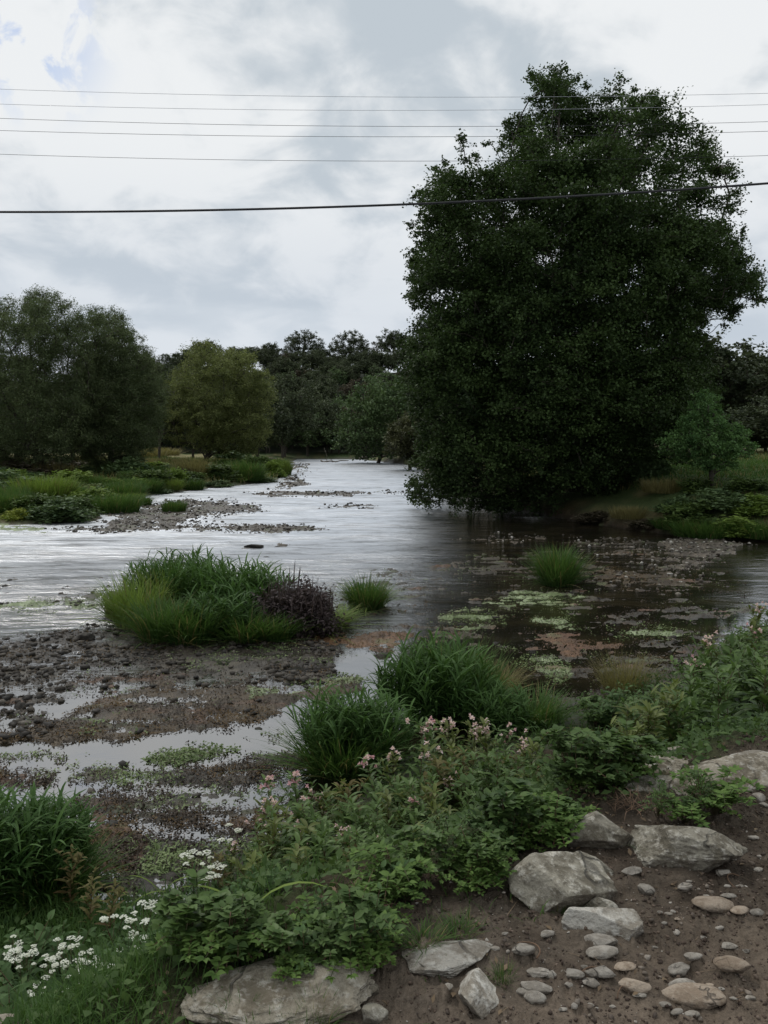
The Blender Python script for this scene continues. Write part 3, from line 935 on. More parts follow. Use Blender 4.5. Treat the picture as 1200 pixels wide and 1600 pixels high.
for i, (zx, zy, zw, zh) in enumerate(PEB):
    cxp, cyp = zx / 1.875 + 560, zy / 1.875 + 1150
    wv_, hv_ = zw / 1.875, zh / 1.875
    b = on_ground(cxp, cyp + hv_ * 0.45)
    dist = math.hypot(b[1], CZ - b[2])
    wm = wv_ / F * dist * 1.05
    hm = hv_ / F * dist
    dm = min(max(0.55 * wm, hm * 1.0), wm)
    hz_ = max(hm * 0.72, 0.28 * wm)
    mat = M['pebtan'] if i in (18, 20, 30, 13, 31, 46, 12, 19) else M['peb']
    me = rock_mesh('cobble', 4 if wv_ > 20 else 3, (wm, dm, hz_), 100 + i, mat, 5, 0.055, 0.12)
    o = link('cobble', me, loc=(b[0], b[1] + dm * 0.35, b[2] + hz_ * 0.22))
    o.rotation_euler = (0, 0, R(random.uniform(-25, 25)))
    big_ = wv_ > 20
    tag(o, PLAB.get(i, 'mid sized rounded stone lying loose on the brown path' if big_ else 'small pale pebble lying loose on the brown path'), 'stone', 'cobbles and pebbles on the path')


def scatter_stones(name, label, pts, sizes, mat, seed, sub=1, flat=0.6, jit=0.22):
    r = np.random.default_rng(seed)
    V0, F0 = ico(sub)
    n = len(pts)
    k = len(V0)
    base = V0[None] * (1 + r.normal(0, jit, (n, k, 1)).clip(-0.45, 0.45))
    a = r.uniform(0, 2 * math.pi, n)
    sc = sizes[:, None] * np.stack([np.ones(n), r.uniform(0.55, 0.95, n), r.uniform(flat * 0.6, flat * 1.2, n)], 1) * 0.5
    base = base * sc[:, None, :]
    ca, sa = np.cos(a)[:, None], np.sin(a)[:, None]
    X = base[:, :, 0] * ca - base[:, :, 1] * sa
    Yv = base[:, :, 0] * sa + base[:, :, 1] * ca
    Vv = np.stack([X, Yv, base[:, :, 2]], 2) + pts[:, None, :]
    Fq = (F0[None] + (np.arange(n) * k)[:, None, None]).reshape(-1, 3)
    t = np.repeat(r.uniform(0, 1, n) ** 1.6, k)
    me = mesh_np(name, Vv.reshape(-1, 3), Fq, mat, t, sub > 1)
    return tag(link(name, me), label, None, None, 'stuff')


# grit on the path
n = 26000
gxp = rng.uniform(-1.6, 3.6, n); gyp = rng.uniform(1.3, 6.6, n)
zz, ss, nn_, pp, pee, pin_, _ = terrain(gxp, gyp, True)
dn = fbm(gxp * 2, gyp * 2, s=71, o=3)
k = (pp < 0.10) & (dn + rng.uniform(-0.5, 0.5, n) > -0.15)
sz = 0.003 + 0.022 * rng.uniform(0, 1, k.sum()) ** 6 + 0.003 * rng.uniform(0, 1, k.sum())
scatter_stones('gravel', 'grit and tiny pebbles scattered over the brown earth path', np.stack([gxp[k], gyp[k], zz[k] + sz * 0.12], 1), sz, M['grit'], 72, 1)

n = 110000
gxp = rng.uniform(-1.6, 3.6, n); gyp = rng.uniform(1.3, 6.6, n)
zz, ss, nn_, pp, pee, pin_, _ = terrain(gxp, gyp, True)
dn = fbm(gxp * 3, gyp * 3, s=79, o=3)
k = (pp < 0.25) & (dn + rng.uniform(-0.5, 0.5, n) > -0.25)
sz = 0.004 + 0.014 * rng.uniform(0, 1, k.sum()) ** 3
scatter_stones('soil_crumbs', 'small crumbs and clods of dark brown soil on the path', np.stack([gxp[k], gyp[k], zz[k] + sz * 0.05], 1), sz, M['clod'], 78, 1, 0.8, 0.35)

# shoal stones in the river
n = 60000
ux = rng.uniform(-40, 1240, n); uy = rng.uniform(900, 1420, n)
P3 = atz(ux, uy, 0.0)
X, Yv = P3[0], P3[1]
zz, ss, nn_, pp, pee, pin_, KK = terrain(X, Yv, True)
dn = fbm(X * 1.1, Yv * 1.1, s=73, o=3)
keep = (ss < -0.05) & (((KK['stone'] > 0.3) & (zz > -0.045) & (rng.uniform(0, 1, n) < 0.10 + 0.6 * (dn > -0.1))) | ((KK['mud'] > 0.3) & (rng.uniform(0, 1, n) < 0.006)) | ((rng.uniform(0, 1, n) < 0.012) & (uy < 1150) & (zz > -0.05)))
X, Yv, zz = X[keep], Yv[keep], zz[keep]
sz = 0.025 + 0.12 * rng.uniform(0, 1, len(X)) ** 4
scatter_stones('shoal_gravel', 'dark wet stones covering the river shoals', np.stack([X, Yv, np.maximum(zz, -0.03) + sz * 0.10], 1), sz, M['shoal'], 74, 1, 0.5, 0.30)

# left gravel bar and pale bar
n = 30000
ux = rng.uniform(-40, 720, n); uy = 715 + 120 * rng.uniform(0, 1, n) ** 0.8
P3 = atz(ux, uy, 0.0); X, Yv = P3[0], P3[1]
zz, ss, nn_, pp, pee, pin_, KK = terrain(X, Yv, True)
keep = (ss < 0.6) & (KK['bar'] > 0.4) & (Yv < 160) & (rng.uniform(0, 1, n) < 0.6)
X, Yv, zz = X[keep], Yv[keep], zz[keep]
sz = (0.05 + 0.16 * rng.uniform(0, 1, len(X)) ** 4) * np.clip(Yv / 45, 0.7, 1.8)
scatter_stones('bar_gravel', 'grey brown shingle of the gravel bar by the left bank and of the far riffles', np.stack([X, Yv, np.maximum(zz, 0) + sz * 0.12], 1), sz, M['bar'], 75, 1, 0.6)
n = 26000
ux = rng.uniform(660, 1240, n); uy = rng.uniform(826, 935, n)
P3 = atz(ux, uy, 0.0); X, Yv = P3[0], P3[1]
zz, ss, nn_, pp, pee, pin_, KK = terrain(X, Yv, True)
keep = (ss < 0.3) & (((KK['pale'] > 0.3) & (zz > -0.02) & (rng.uniform(0, 1, n) < 0.12 + 0.4 * sstep(0.0, 0.04, zz))) | ((KK['brown'] > 0.3) & (rng.uniform(0, 1, n) < 0.06)))
X, Yv, zz = X[keep], Yv[keep], zz[keep]
sz = 0.035 + 0.11 * rng.uniform(0, 1, len(X)) ** 3
scatter_stones('pale_gravel', 'pale shingle bank in front of the right river bank', np.stack([X, Yv, np.maximum(zz, -0.03) + sz * 0.12], 1), sz, M['palebar'], 76, 1, 0.55)


# single dark rocks that stand out in the water
for i, (x0, x1, yt, yb, lb) in enumerate([
        (380, 412, 850, 857, 'low dark flat rock in open water above the grass island'), (424, 443, 847, 856, 'dark rock lump just right of the flat rock in open water'),
        (408, 422, 866, 872, 'tiny dark rock tip just above the reeds of the island'), (118, 150, 984, 1002, 'dark round rock at the left end of the grass island'),
        (18, 42, 1092, 1110, 'black rock standing in shallow water at the far left'), (580, 612, 1020, 1028, 'small dark rock in the bright pool right of the island'),
        (940, 952, 868, 872, 'small rock tip in the dark water near the pale shingle')]):
    place_rock(x0, x1, yt, yb, M['rockdark'], lb, 60 + i, 0.7, 0.8, sub=4, facets=8, name='river_rock', sink=0.35, group='rocks showing above the river')


# ------------------------------------------------------------------ trees
def in_poly_sample(poly, n, r):
    xs_ = [q[0] for q in poly]; ys_ = [q[1] for q in poly]
    out = np.zeros((0, 2))
    while len(out) < n:
        c = np.stack([r.uniform(min(xs_), max(xs_), n * 2), r.uniform(min(ys_), max(ys_), n * 2)], 1)
        out = np.concatenate([out, c[inside(c[:, 0], c[:, 1], poly)]])
    return out[:n]


def skeleton(base, targets, trunk_pts, seed, pen=0.35):
    """join every target to a growing branch tree; returns nodes, parents"""
    r = np.random.default_rng(seed)
    P = [np.array(q, float) for q in trunk_pts]
    par = [-1] + list(range(len(P) - 1))
    plen = [0.0]
    for i in range(1, len(P)):
        plen.append(plen[-1] + np.linalg.norm(P[i] - P[i - 1]))
    nmax = len(P) + len(targets) * 4 + 4
    A = np.zeros((nmax, 3)); L = np.zeros(nmax)
    A[:len(P)] = P; L[:len(P)] = plen
    m = len(P)
    order = np.argsort([np.min(np.linalg.norm(A[:m] - c, axis=1)) for c in targets])
    tips = {}
    for oi in order:
        c = targets[oi]
        d = np.linalg.norm(A[:m] - c, axis=1)
        above = np.maximum(A[:m, 2] - c[2], 0)
        cost = d + pen * L[:m] + above * 0.8
        cost[:1] += 50
        j = int(np.argmin(cost))
        a = A[j]
        seg = 3
        prev = j
        dl = d[j]
        for k in range(1, seg + 1):
            t = k / seg
            q = a + (c - a) * t
            q = q + np.array([0, 0, 1]) * math.sin(t * math.pi) * dl * 0.10
            if k < seg:
                q = q + r.normal(0, dl * 0.05, 3)
            A[m] = q
            L[m] = L[prev] + dl / seg
            par.append(prev)
            prev = m
            m += 1
        tips[oi] = prev
    return A[:m], par, tips


def build_branches(A, par, r_tip, r_base, power=0.46):
    m = len(A)
    cnt = np.zeros(m)
    haschild = np.zeros(m, bool)
    for i in range(m):
        if par[i] >= 0:
            haschild[par[i]] = True
    cnt[~haschild] = 1
    for i in range(m - 1, -1, -1):
        if par[i] >= 0:
            cnt[par[i]] += cnt[i]
    # parents always precede children, so one backward pass is enough
    rad = r_tip * cnt ** power
    rad = np.minimum(rad, r_base)
    i = np.array([k for k in range(m) if par[k] >= 0])
    a = A[[par[k] for k in i]]; b = A[i]
    ra = np.minimum(rad[[par[k] for k in i]], rad[i] * 1.5); rb = rad[i]
    T = b - a; T /= np.linalg.norm(T, axis=1)[:, None] + 1e-9
    ref = np.where(np.abs(T[:, 2:3]) > 0.8, np.array([[1.0, 0, 0]]), np.array([[0, 0, 1.0]]))
    U_ = np.cross(T, ref); U_ /= np.linalg.norm(U_, axis=1)[:, None] + 1e-9
    B = np.cross(T, U_)
    S = 6
    an = np.linspace(0, 2 * math.pi, S, endpoint=False)
    ring = np.cos(an)[None, :, None] * U_[:, None] + np.sin(an)[None, :, None] * B[:, None]
    Va = a[:, None] + ring * ra[:, None, None]
    Vb = b[:, None] + ring * rb[:, None, None]
    Vv = np.stack([Va, Vb], 1).reshape(-1, 3)
    e = np.arange(len(i)) * 2 * S
    j = np.arange(S); jn = (j + 1) % S
    Fq = np.stack([e[:, None] + j, e[:, None] + jn, e[:, None] + S + jn, e[:, None] + S + j], 2).reshape(-1, 4)
    return Vv, Fq


def tree_mesh(C, rad, lpc, leaf, trunk_pts, seed, r_tip, r_base, droop=0.3, wid=0.6, tw=5, clumpvar=0.5, flat=0.65, name='tree', mat=None, size_fall=None):
    """C cluster centres (n,3), rad (n,), returns (trunk mesh, crown mesh)"""
    r = np.random.default_rng(seed)
    A, par, tips = skeleton(trunk_pts[0], C, trunk_pts, seed)
    Vb, Fb = build_branches(A, par, r_tip, r_base)
    n = len(C)
    # twigs within clusters
    d = r.normal(size=(n, tw, 3)); d[:, :, 2] = d[:, :, 2] * flat + 0.1
    d /= np.linalg.norm(d, axis=2)[:, :, None]
    tl = rad[:, None] * r.uniform(0.55, 1.5, (n, tw))
    E = C[:, None] + d * tl[:, :, None]
    Vt, Ft = [], []
    a = np.repeat(C, tw, 0); b = E.reshape(-1, 3)
    T = b - a; T /= np.linalg.norm(T, axis=1)[:, None] + 1e-9
    ref = r.normal(size=T.shape)
    U_ = np.cross(T, ref); U_ /= np.linalg.norm(U_, axis=1)[:, None] + 1e-9
    B = np.cross(T, U_)
    rr = r_tip * 0.7
    Vt = np.stack([a + U_ * rr, a - U_ * rr * 0.5 + B * rr, a - U_ * rr * 0.5 - B * rr, b], 1).reshape(-1, 3)
    e = np.arange(len(a)) * 4
    Ft = np.concatenate([np.stack([e, e + 1, e + 3], 1), np.stack([e + 1, e + 2, e + 3], 1), np.stack([e + 2, e, e + 3], 1)])
    trunk_me = mesh_np('trunk', np.concatenate([Vb, Vt]), [Fb, Ft + len(Vb)], M['bark'], smooth=True)
    # leaves
    per = max(1, int(lpc / tw))
    tt = r.uniform(0.1, 1.15, (n, tw, per))
    Pp = C[:, None, None] + (E - C[:, None])[:, :, None] * tt[..., None]
    g = r.normal(size=(n, tw, per, 3)) * (rad * 0.20)[:, None, None, None]
    g[..., 2] *= 0.7
    Pp = (Pp + g).reshape(-1, 3)
    full = np.repeat(np.clip((rad / (0.9 * np.median(rad) + 0.1 * rad.max())) ** 2.0, 0.16, 1.0), tw * per)
    kl = r.uniform(0, 1, len(Pp)) < full
    Pp = Pp[kl]
    ct = np.clip(0.5 + r.normal(0, clumpvar * 0.4, n), 0, 1)
    ti = np.repeat(ct, tw * per) + r.normal(0, 0.13, n * tw * per)
    ti = ti[kl]
    Vl, Fl = leaves(Pp, leaf, droop, wid, r=r)
    crown_me = mesh_np('crown', Vl, Fl, mat, np.repeat(np.clip(ti, 0, 1), 4))
    return trunk_me, crown_me


def outline_tree(name, label, poly, D, bx, by, dmax, ncl, crad, lpc, leaf, mat, seed, r_tip, r_base, group=None, trunks=1, sparse=None, shell=0.5, edge_small=0.5, wid=0.6, droop=0.3, clumpvar=0.5, trunk_top=0.5, cat='tree', flat=0.65):
    r = np.random.default_rng(seed)
    base = aty(bx, by, D)
    base[2] = min(base[2], gz(base[0], D)) - 0.1 if False else gz(base[0], D) - 0.1
    pp = in_poly_sample(poly, int(ncl * 2.3), r)
    de = segdist(pp[:, 0], pp[:, 1], poly) / F * D           # metres from the outline
    dm = max(de.max(), 0.1)
    q = np.clip(de / dm, 0, 1)
    hd = dmax * np.sqrt(1 - (1 - np.clip(q * 1.15, 0, 1)) ** 2)
    u = r.uniform(-1, 1, len(pp))
    u = np.sign(u) * np.abs(u) ** shell
    dep = u * hd
    W3 = aty(pp[:, 0], pp[:, 1], D + dep)
    C = np.stack([W3[0], W3[1], W3[2]], 1)
    rad = crad * (edge_small + (1 - edge_small) * sstep(0.0, crad * 2.2, de)) * r.uniform(0.75, 1.25, len(pp))
    keep = de > rad * 0.40
    nz3 = fbm(C[:, 0] * 0.45, C[:, 1] * 0.45, C[:, 2] * 0.45, s=seed, o=3)
    if sparse is not None:
        th = sparse(pp[:, 0], pp[:, 1])
        keep &= nz3 > th
    keep &= C[:, 2] > (np.maximum(terrain(C[:, 0], C[:, 1]), 0) + 0.22 if name == 'alder_tree' else gz(base[0], D) + 0.2)
    C, rad = C[keep][:ncl], rad[keep][:ncl]
    C -= base[None]
    H = C[:, 2].max()
    tp = []
    cen = np.array([C[:, 0].mean(), 0, 0])
    for t in np.linspace(0, 1, 7):
        tp.append(np.array([cen[0] * t * 0.8, 0, 0]) * 1 + np.array([r.normal(0, 0.012 * H * t), r.normal(0, 0.012 * H * t), H * trunk_top * t]))
    tm, cm = tree_mesh(C, rad, lpc, leaf, tp, seed + 1, r_tip, r_base, droop, wid, 5, clumpvar, flat, mat=mat)
    root = empty(name, tuple(base))
    tag(root, label, cat, group)
    link('trunk', tm, root)
    link('crown', cm, root)
    return root


ALDER = [(640, 788), (632, 760), (640, 720), (650, 680), (630, 620), (622, 580), (624, 520), (640, 480), (628, 440), (640, 420), (634, 385), (650, 370), (636, 350), (652, 330), (632, 305), (668, 280), (672, 262), (668, 250), (690, 248),
         (680, 228), (668, 215), (700, 203), (728, 208), (735, 225), (755, 222), (762, 188), (775, 180), (795, 172), (812, 160), (830, 150), (824, 108), (845, 112), (862, 103), (890, 96), (898, 112), (922, 118), (940, 128), (962, 116),
         (1000, 122), (1006, 146), (1022, 140), (1040, 128), (1088, 130), (1092, 150), (1120, 150), (1152, 148), (1166, 162), (1150, 180), (1128, 186), (1140, 215), (1148, 240), (1160, 262), (1150, 280), (1172, 320), (1170, 345), (1184, 350),
         (1166, 375), (1172, 400), (1190, 410), (1198, 440), (1196, 470), (1170, 494), (1140, 508), (1110, 520), (1120, 560), (1140, 610), (1120, 660), (1100, 700), (1060, 735), (1000, 750), (950, 785), (900, 810), (820, 818), (760, 812), (700, 804), (660, 806)]


def alder_sparse(px, py):
    # open, airy top; solid lower half
    return 0.05 - 0.40 * sstep(220, 440, py) - 0.50 * sstep(380, 520, py) + 0.16 * sstep(960, 1080, px) * sstep(520, 440, py) - 0.12 * sstep(1180, 1000, px) * 0


outline_tree('alder_tree', 'huge dark bushy alder overhanging the river on the right bank', ALDER, 36.5, 900, 800, 6.3, 1950, 0.76, 420, 0.115, M['alder'], 5, 0.014, 0.55,
             sparse=alder_sparse, shell=0.55, edge_small=0.36, wid=0.75, clumpvar=0.55, trunk_top=0.6)

SAP = [(1108, 600), (1122, 610), (1132, 640), (1150, 650), (1160, 668), (1180, 690), (1182, 708), (1160, 728), (1120, 738), (1090, 735), (1066, 722), (1040, 716), (1026, 700), (1030, 678), (1050, 672), (1048, 660), (1070, 640), (1088, 615)]
outline_tree('young_tree', 'small bright green young tree standing in front of the huge dark alder', SAP, 30.0, 1112, 748, 1.4, 170, 0.30, 150, 0.095, M['sapling'], 15, 0.010, 0.10, shell=0.7, wid=0.6, trunk_top=0.65, sparse=lambda a, b: -0.5 + 0 * a)

WILA = [(-60, 500), (-30, 470), (10, 462), (30, 452), (60, 450), (80, 446), (104, 456), (124, 474), (140, 490), (146, 540), (150, 600), (150, 660), (146, 700), (120, 725), (70, 732), (0, 735), (-60, 735)]
WILB = [(118, 500), (140, 480), (165, 476), (190, 486), (206, 510), (226, 528), (240, 552), (254, 580), (262, 620), (260, 660), (248, 700), (226, 726), (180, 735), (130, 734), (112, 700), (112, 600)]
outline_tree('willow_tree', 'leftmost tall dark olive willow with sky showing through its top', WILA, 58, 60, 745, 4.8, 800, 0.85, 280, 0.14, M['willow'], 25, 0.016, 0.35, 'willows on the left bank', shell=0.6, wid=0.34, droop=0.5,
             sparse=lambda a, b: -0.22 - 0.7 * sstep(500, 620, b), trunk_top=0.4)
outline_tree('willow_tree', 'dark olive willow just right of the leftmost willow, rounded right side', WILB, 62, 170, 745, 4.4, 720, 0.85, 280, 0.14, M['willow'], 26, 0.016, 0.32, 'willows on the left bank', shell=0.6, wid=0.34, droop=0.5,
             sparse=lambda a, b: -0.25 - 0.7 * sstep(500, 620, b), trunk_top=0.4)
GOLD = [(256, 640), (258, 600), (268, 580), (284, 570), (282, 548), (300, 534), (326, 530), (352, 538), (376, 546), (398, 552), (404, 570), (424, 580), (432, 596), (430, 620), (426, 650), (424, 690), (400, 708), (350, 712), (296, 706), (264, 690)]
outline_tree('willow_tree', 'yellowish green willow with bushy round crown at the bend of the left bank', GOLD, 84, 318, 722, 5.0, 560, 0.95, 220, 0.20, M['gold'], 27, 0.02, 0.38, 'willows on the left bank', shell=0.6, wid=0.38, droop=0.4,
             sparse=lambda a, b: -0.32 - 0.25 * sstep(560, 640, b), trunk_top=0.35, clumpvar=0.8)
RG = [(520, 700), (522, 660), (540, 640), (545, 610), (570, 590), (600, 580), (640, 590), (680, 600), (690, 700), (640, 716), (560, 716)]
outline_tree('broadleaf_tree', 'rounded mid green tree on the far right bank left of the huge alder', RG, 122, 590, 716, 6.5, 300, 1.4, 110, 0.42, M['fargreen'], 28, 0.03, 0.4, shell=0.6, trunk_top=0.4, sparse=lambda a, b: -0.6 + 0 * a)
RG2 = [(598, 712), (602, 680), (618, 655), (640, 640), (680, 650), (690, 716)]
outline_tree('broadleaf_tree', 'smaller olive tree peeping out at the lower left side of the huge alder', RG2, 92, 640, 716, 3.5, 140, 0.95, 100, 0.32, M['farolive'], 29, 0.03, 0.25, shell=0.6, trunk_top=0.4, sparse=lambda a, b: -0.6 + 0 * a)


def generic_tree(seed, H, Wd, mat, leaf, ncl, lpc, crown_base=0.25, crad=None, top=1.0):
    r = np.random.default_rng(seed)
    nl = 7
    lob = [(np.array([r.normal(0, 0.22) * Wd, r.normal(0, 0.22) * Wd, H * (crown_base + (1 - crown_base) * r.uniform(0.35, 0.8))]), r.uniform(0.26, 0.36) * Wd) for _ in range(nl)]
    lob.append((np.array([0, 0, H * 0.78]), 0.3 * Wd))
    C = []
    while len(C) < ncl:
        c, rr = lob[r.integers(len(lob))]
        d = r.normal(size=3); d /= np.linalg.norm(d)
        q = c + d * rr * r.uniform(0.55, 1) * np.array([1, 1, 0.85])
        if H * crown_base * 0.8 < q[2] < H:
            C.append(q)
    C = np.array(C)
    crad = crad or Wd * 0.085
    rad = crad * r.uniform(0.7, 1.3, ncl)
    tp = [np.array([r.normal(0, 0.01 * H), r.normal(0, 0.01 * H), H * 0.55 * t]) for t in np.linspace(0, 1, 6)]
    return tree_mesh(C, rad, lpc, leaf, tp, seed, H * 0.0028, H * 0.022, 0.25, 0.7, 5, 0.7, mat=mat)


PROTO = {}
for nm, args in {
        'darkA': (201, 12, 10, M['fardark'], 0.40, 190, 85, 0.12), 'darkB': (202, 14, 11, M['fardark'], 0.40, 200, 85, 0.16), 'darkC': (203, 11, 12, M['fardark'], 0.40, 190, 85, 0.10),
        'skyA': (204, 13, 10, M['fardark'], 0.36, 230, 110, 0.16), 'skyB': (205, 12, 12, M['fardark'], 0.36, 260, 110, 0.2), 'skyC': (206, 12, 8, M['farbrown'], 0.4, 50, 22, 0.35),
        'green': (207, 12, 11, M['fargreen'], 0.42, 140, 60, 0.08), 'olive': (208, 10, 10, M['farolive'], 0.42, 130, 60, 0.08), 'brown': (209, 11, 9, M['farbrown'], 0.45, 110, 50, 0.12)}.items():
    PROTO[nm] = generic_tree(*args)


def put_tree(kind, x, y, sc, label, group, name='broadleaf_tree', rz=None, zs=1.0, dz_=0.0):
    tm, cm = PROTO[kind]
    root = empty(name, (x, y, gz(x, y) - 0.2 + dz_), random.uniform(0, 6.28) if rz is None else rz)
    root.scale = (sc, sc, sc * zs)
    tag(root, label, 'tree', group)
    link('trunk', tm, root); link('crown', cm, root)
    return root


def put_tree_px(kind, px, pytop, D, label, group, width_px=None, name='broadleaf_tree'):
    """tree whose top shows at (px, pytop) from distance D"""
    H0 = {'darkA': 12, 'darkB': 14, 'darkC': 11, 'skyA': 13, 'skyB': 12, 'skyC': 12, 'green': 12, 'olive': 10, 'brown': 11}[kind]
    top = aty(px, pytop, D)
    h = top[2] - gz(top[0], D)
    h = max(h, 3)
    sc = h / H0
    if width_px:
        wm = width_px / F * D
        W0 = {'darkA': 10, 'darkB': 11, 'darkC': 12, 'skyA': 10, 'skyB': 12, 'skyC': 8, 'green': 11, 'olive': 10, 'brown': 9}[kind]
        sx = wm / W0
        o = put_tree(kind, top[0], D, 1, label, group, name)
        o.scale = (sx, sx, sc)
        return o
    return put_tree(kind, top[0], D, sc, label, group, name)


SG = 'trees on the skyline of the far hill'
for kind, px, py, D, wpx, lb in [
 ('darkB', 388, 540, 255, 44, 'low dark skyline tree rising behind the yellowish willow'),
        ('skyC', 590, 530, 262, 40, 'thin brownish half bare skyline tree right of the umbrella shaped one'), ('darkB', 616, 514, 250, 44, 'dark skyline tree touching the left side of the huge alder'),
        ('darkA', 310, 532, 230, 60, 'dark tree top rising just behind the yellowish willow crown'), ('darkC', 352, 546, 240, 60, 'dark hill tree behind the right top of the yellowish willow'), ('skyC', 572, 540, 268, 34, 'slender bare branched skyline tree between the umbrella tree and the brownish one'),
        ('darkA', 508, 546, 258, 46, 'low dark skyline tree filling the gap between the big pair')]:
    put_tree_px(kind, px, py, D, lb, SG, wpx)
for poly, bx, lb, sd_ in [([(438, 568), (434, 545), (444, 528), (458, 518), (476, 513), (494, 518), (506, 532), (510, 550), (508, 568)], 474, 'big round skyline tree with sky between its limbs, left of the pair', 501),
                       ([(514, 566), (512, 545), (520, 528), (534, 518), (548, 514), (566, 520), (577, 534), (580, 552), (576, 566)], 546, 'big umbrella shaped skyline tree, right of the pair', 502),
                       ([(400, 566), (402, 546), (414, 536), (428, 533), (438, 542), (440, 566)], 420, 'small open skyline tree left of the big round one', 503)]:
    outline_tree('broadleaf_tree', lb, poly, 262, bx, 590, 4.5, 190 if sd_ != 503 else 90, 1.15, 110, 0.34, M['fardark'], sd_, 0.05, 0.5, SG, shell=0.6, trunk_top=0.55, sparse=lambda a, b: -0.3 + 0 * a, clumpvar=0.5)
r = np.random.default_rng(77)
# wood on the slope below
HG = 'trees of the wood on the far slope'
cnt = 0
for D in (168, 180, 193, 207, 222, 238):
    for px in np.arange(150, 720, 22 * 180 / D):
        pxx = px + r.uniform(-10, 10)
        x = (pxx - 600) / F * D
        kd = r.choice(['darkA', 'darkB', 'darkC', 'darkA', 'darkC', 'brown', 'green'] if D < 240 else ['darkA', 'darkC', 'darkC'])
        if pxx > 560 and D < 230:
            kd = r.choice(['brown', 'green', 'darkA', 'olive'])
        put_tree(kd, x, D + r.uniform(-4, 4), r.uniform(0.75, 1.0) * (0.62 if D > 235 else 0.72 if D > 215 else 0.9), {'brown': 'brownish tree crown in the dark wood on the far slope', 'green': 'mid green crown in the dark wood on the far slope', 'olive': 'olive crown in the wood on the far slope beside the alder'}.get(kd, 'dark crown in the thick wood on the far slope'), HG)
        cnt += 1
# right side behind the alder
RB = 'trees behind the alder on the right bank'
for kind, px, py, D, wpx, lb in [
        ('darkB', 1100, 520, 70, 190, 'tall dark tree behind the right side of the huge alder'), ('darkA', 1175, 545, 75, 130, 'dark tree behind the young tree at the right edge'),
        ('darkC', 1245, 560, 72, 160, 'dark tree at the right margin, mostly outside the picture'), ('darkC', 1010, 560, 66, 200, 'dark tree hidden behind the lower crown of the alder'),
        ('darkA', 1130, 640, 62, 150, 'low dark bushy tree right behind the young tree'), ('darkC', 1200, 620, 64, 140, 'low bushy dark tree in the right background hedge'), ('darkA', 930, 600, 70, 200, 'dark tree deep behind the trunk of the alder'),
        ('darkC', 760, 600, 74, 180, 'dark tree behind the left half of the alder near the water')]:
    put_tree_px(kind, px, py, D, lb, RB, wpx)
# left side behind the willows
LB = 'trees behind the willows on the left bank'
for kind, px, py, D, wpx, lb in [
        ('darkA', 246, 566, 100, 80, 'dark tree between the right dark willow and the yellowish willow'), ('darkC', 20, 560, 80, 200, 'dark tree behind the leftmost willow'), ('darkB', 200, 590, 85, 150, 'dark tree behind the right dark willow'),
        ('darkC', 110, 600, 84, 170, 'low dark tree behind the two dark willows'), ('darkA', 400, 590, 120, 100, 'dark tree behind the right edge of the yellowish willow'), ('darkC', 440, 600, 140, 90, 'dark tree on the left bank right of the yellowish willow'),
        ('darkC', 300, 620, 115, 110, 'dark tree directly behind the yellowish willow'), ('green', 480, 640, 158, 90, 'low green tree over the far end of the river'), ('darkA', 445, 640, 150, 70, 'dark bushy tree at the far left river end'),
        ('darkC', 530, 650, 162, 80, 'dark bushy tree at the far river bend')]:
    put_tree_px(kind, px, py, D, lb, LB, wpx)


# ------------------------------------------------------------------ shrubs and grass clumps
def shrub_mesh(seed, mat, leaf=0.09, ncl=36, lpc=90, wid=0.45, drop=0.0):
    r = np.random.default_rng(seed)
    C = r.normal(size=(ncl, 3)); C /= np.linalg.norm(C, axis=1)[:, None]
    C *= r.uniform(0.45, 0.95, (ncl, 1)); C[:, 2] = np.abs(C[:, 2]) * 0.95
    P = (C[:, None] * np.array([0.5, 0.5, 0.85]) + r.normal(0, 0.085, (ncl, lpc, 3))).reshape(-1, 3)
    P[:, 2] = np.abs(P[:, 2])
    V, Fq = leaves(P, leaf, drop, wid, r=r)
    ti = np.repeat(np.clip(0.5 + r.normal(0, 0.22, ncl), 0, 1), lpc) + r.normal(0, 0.12, ncl * lpc)
    return mesh_np('foliage', V, Fq, mat, np.repeat(np.clip(ti, 0, 1), 4))


def grass_mesh(seed, mat, n=900, h=1.0, spread=0.35, wd=0.012, K=5, arch=1.3, lean=0.45, hvar=0.35):
    """tussock of unit height h"""
    r = np.random.default_rng(seed)
    a = r.uniform(0, 6.28, n)
    rr = spread * np.sqrt(r.uniform(0, 1, n))
    base = np.stack([rr * np.cos(a), rr * np.sin(a), np.zeros(n) - 0.02], 1)
    az = a + r.normal(0, 0.7, n)
    th0 = lean * rr / spread * r.uniform(0.2, 1.2, n) + (r.uniform(0, 1, n) < 0.08) * r.uniform(0.3, 0.9, n)
    V, Fq, C, m = strips(base, az, h * r.uniform(1 - hvar, 1.25, n), wd * r.uniform(0.6, 1.4, n), th0, r.uniform(0.2, arch, n), K, 'blade', 0, r.normal(0, 0.3, n))
    t = np.clip(0.45 + r.normal(0, 0.30, n), 0, 1)
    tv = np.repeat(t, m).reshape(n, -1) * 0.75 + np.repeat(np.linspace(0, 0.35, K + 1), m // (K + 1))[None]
    mi = np.repeat((r.uniform(0, 1, n) < 0.07).astype(int), K)
    return mesh_np('blades', V, Fq, None, np.clip(tv, 0, 1).ravel(), mats=[mat, M['drygrass']], midx=mi)


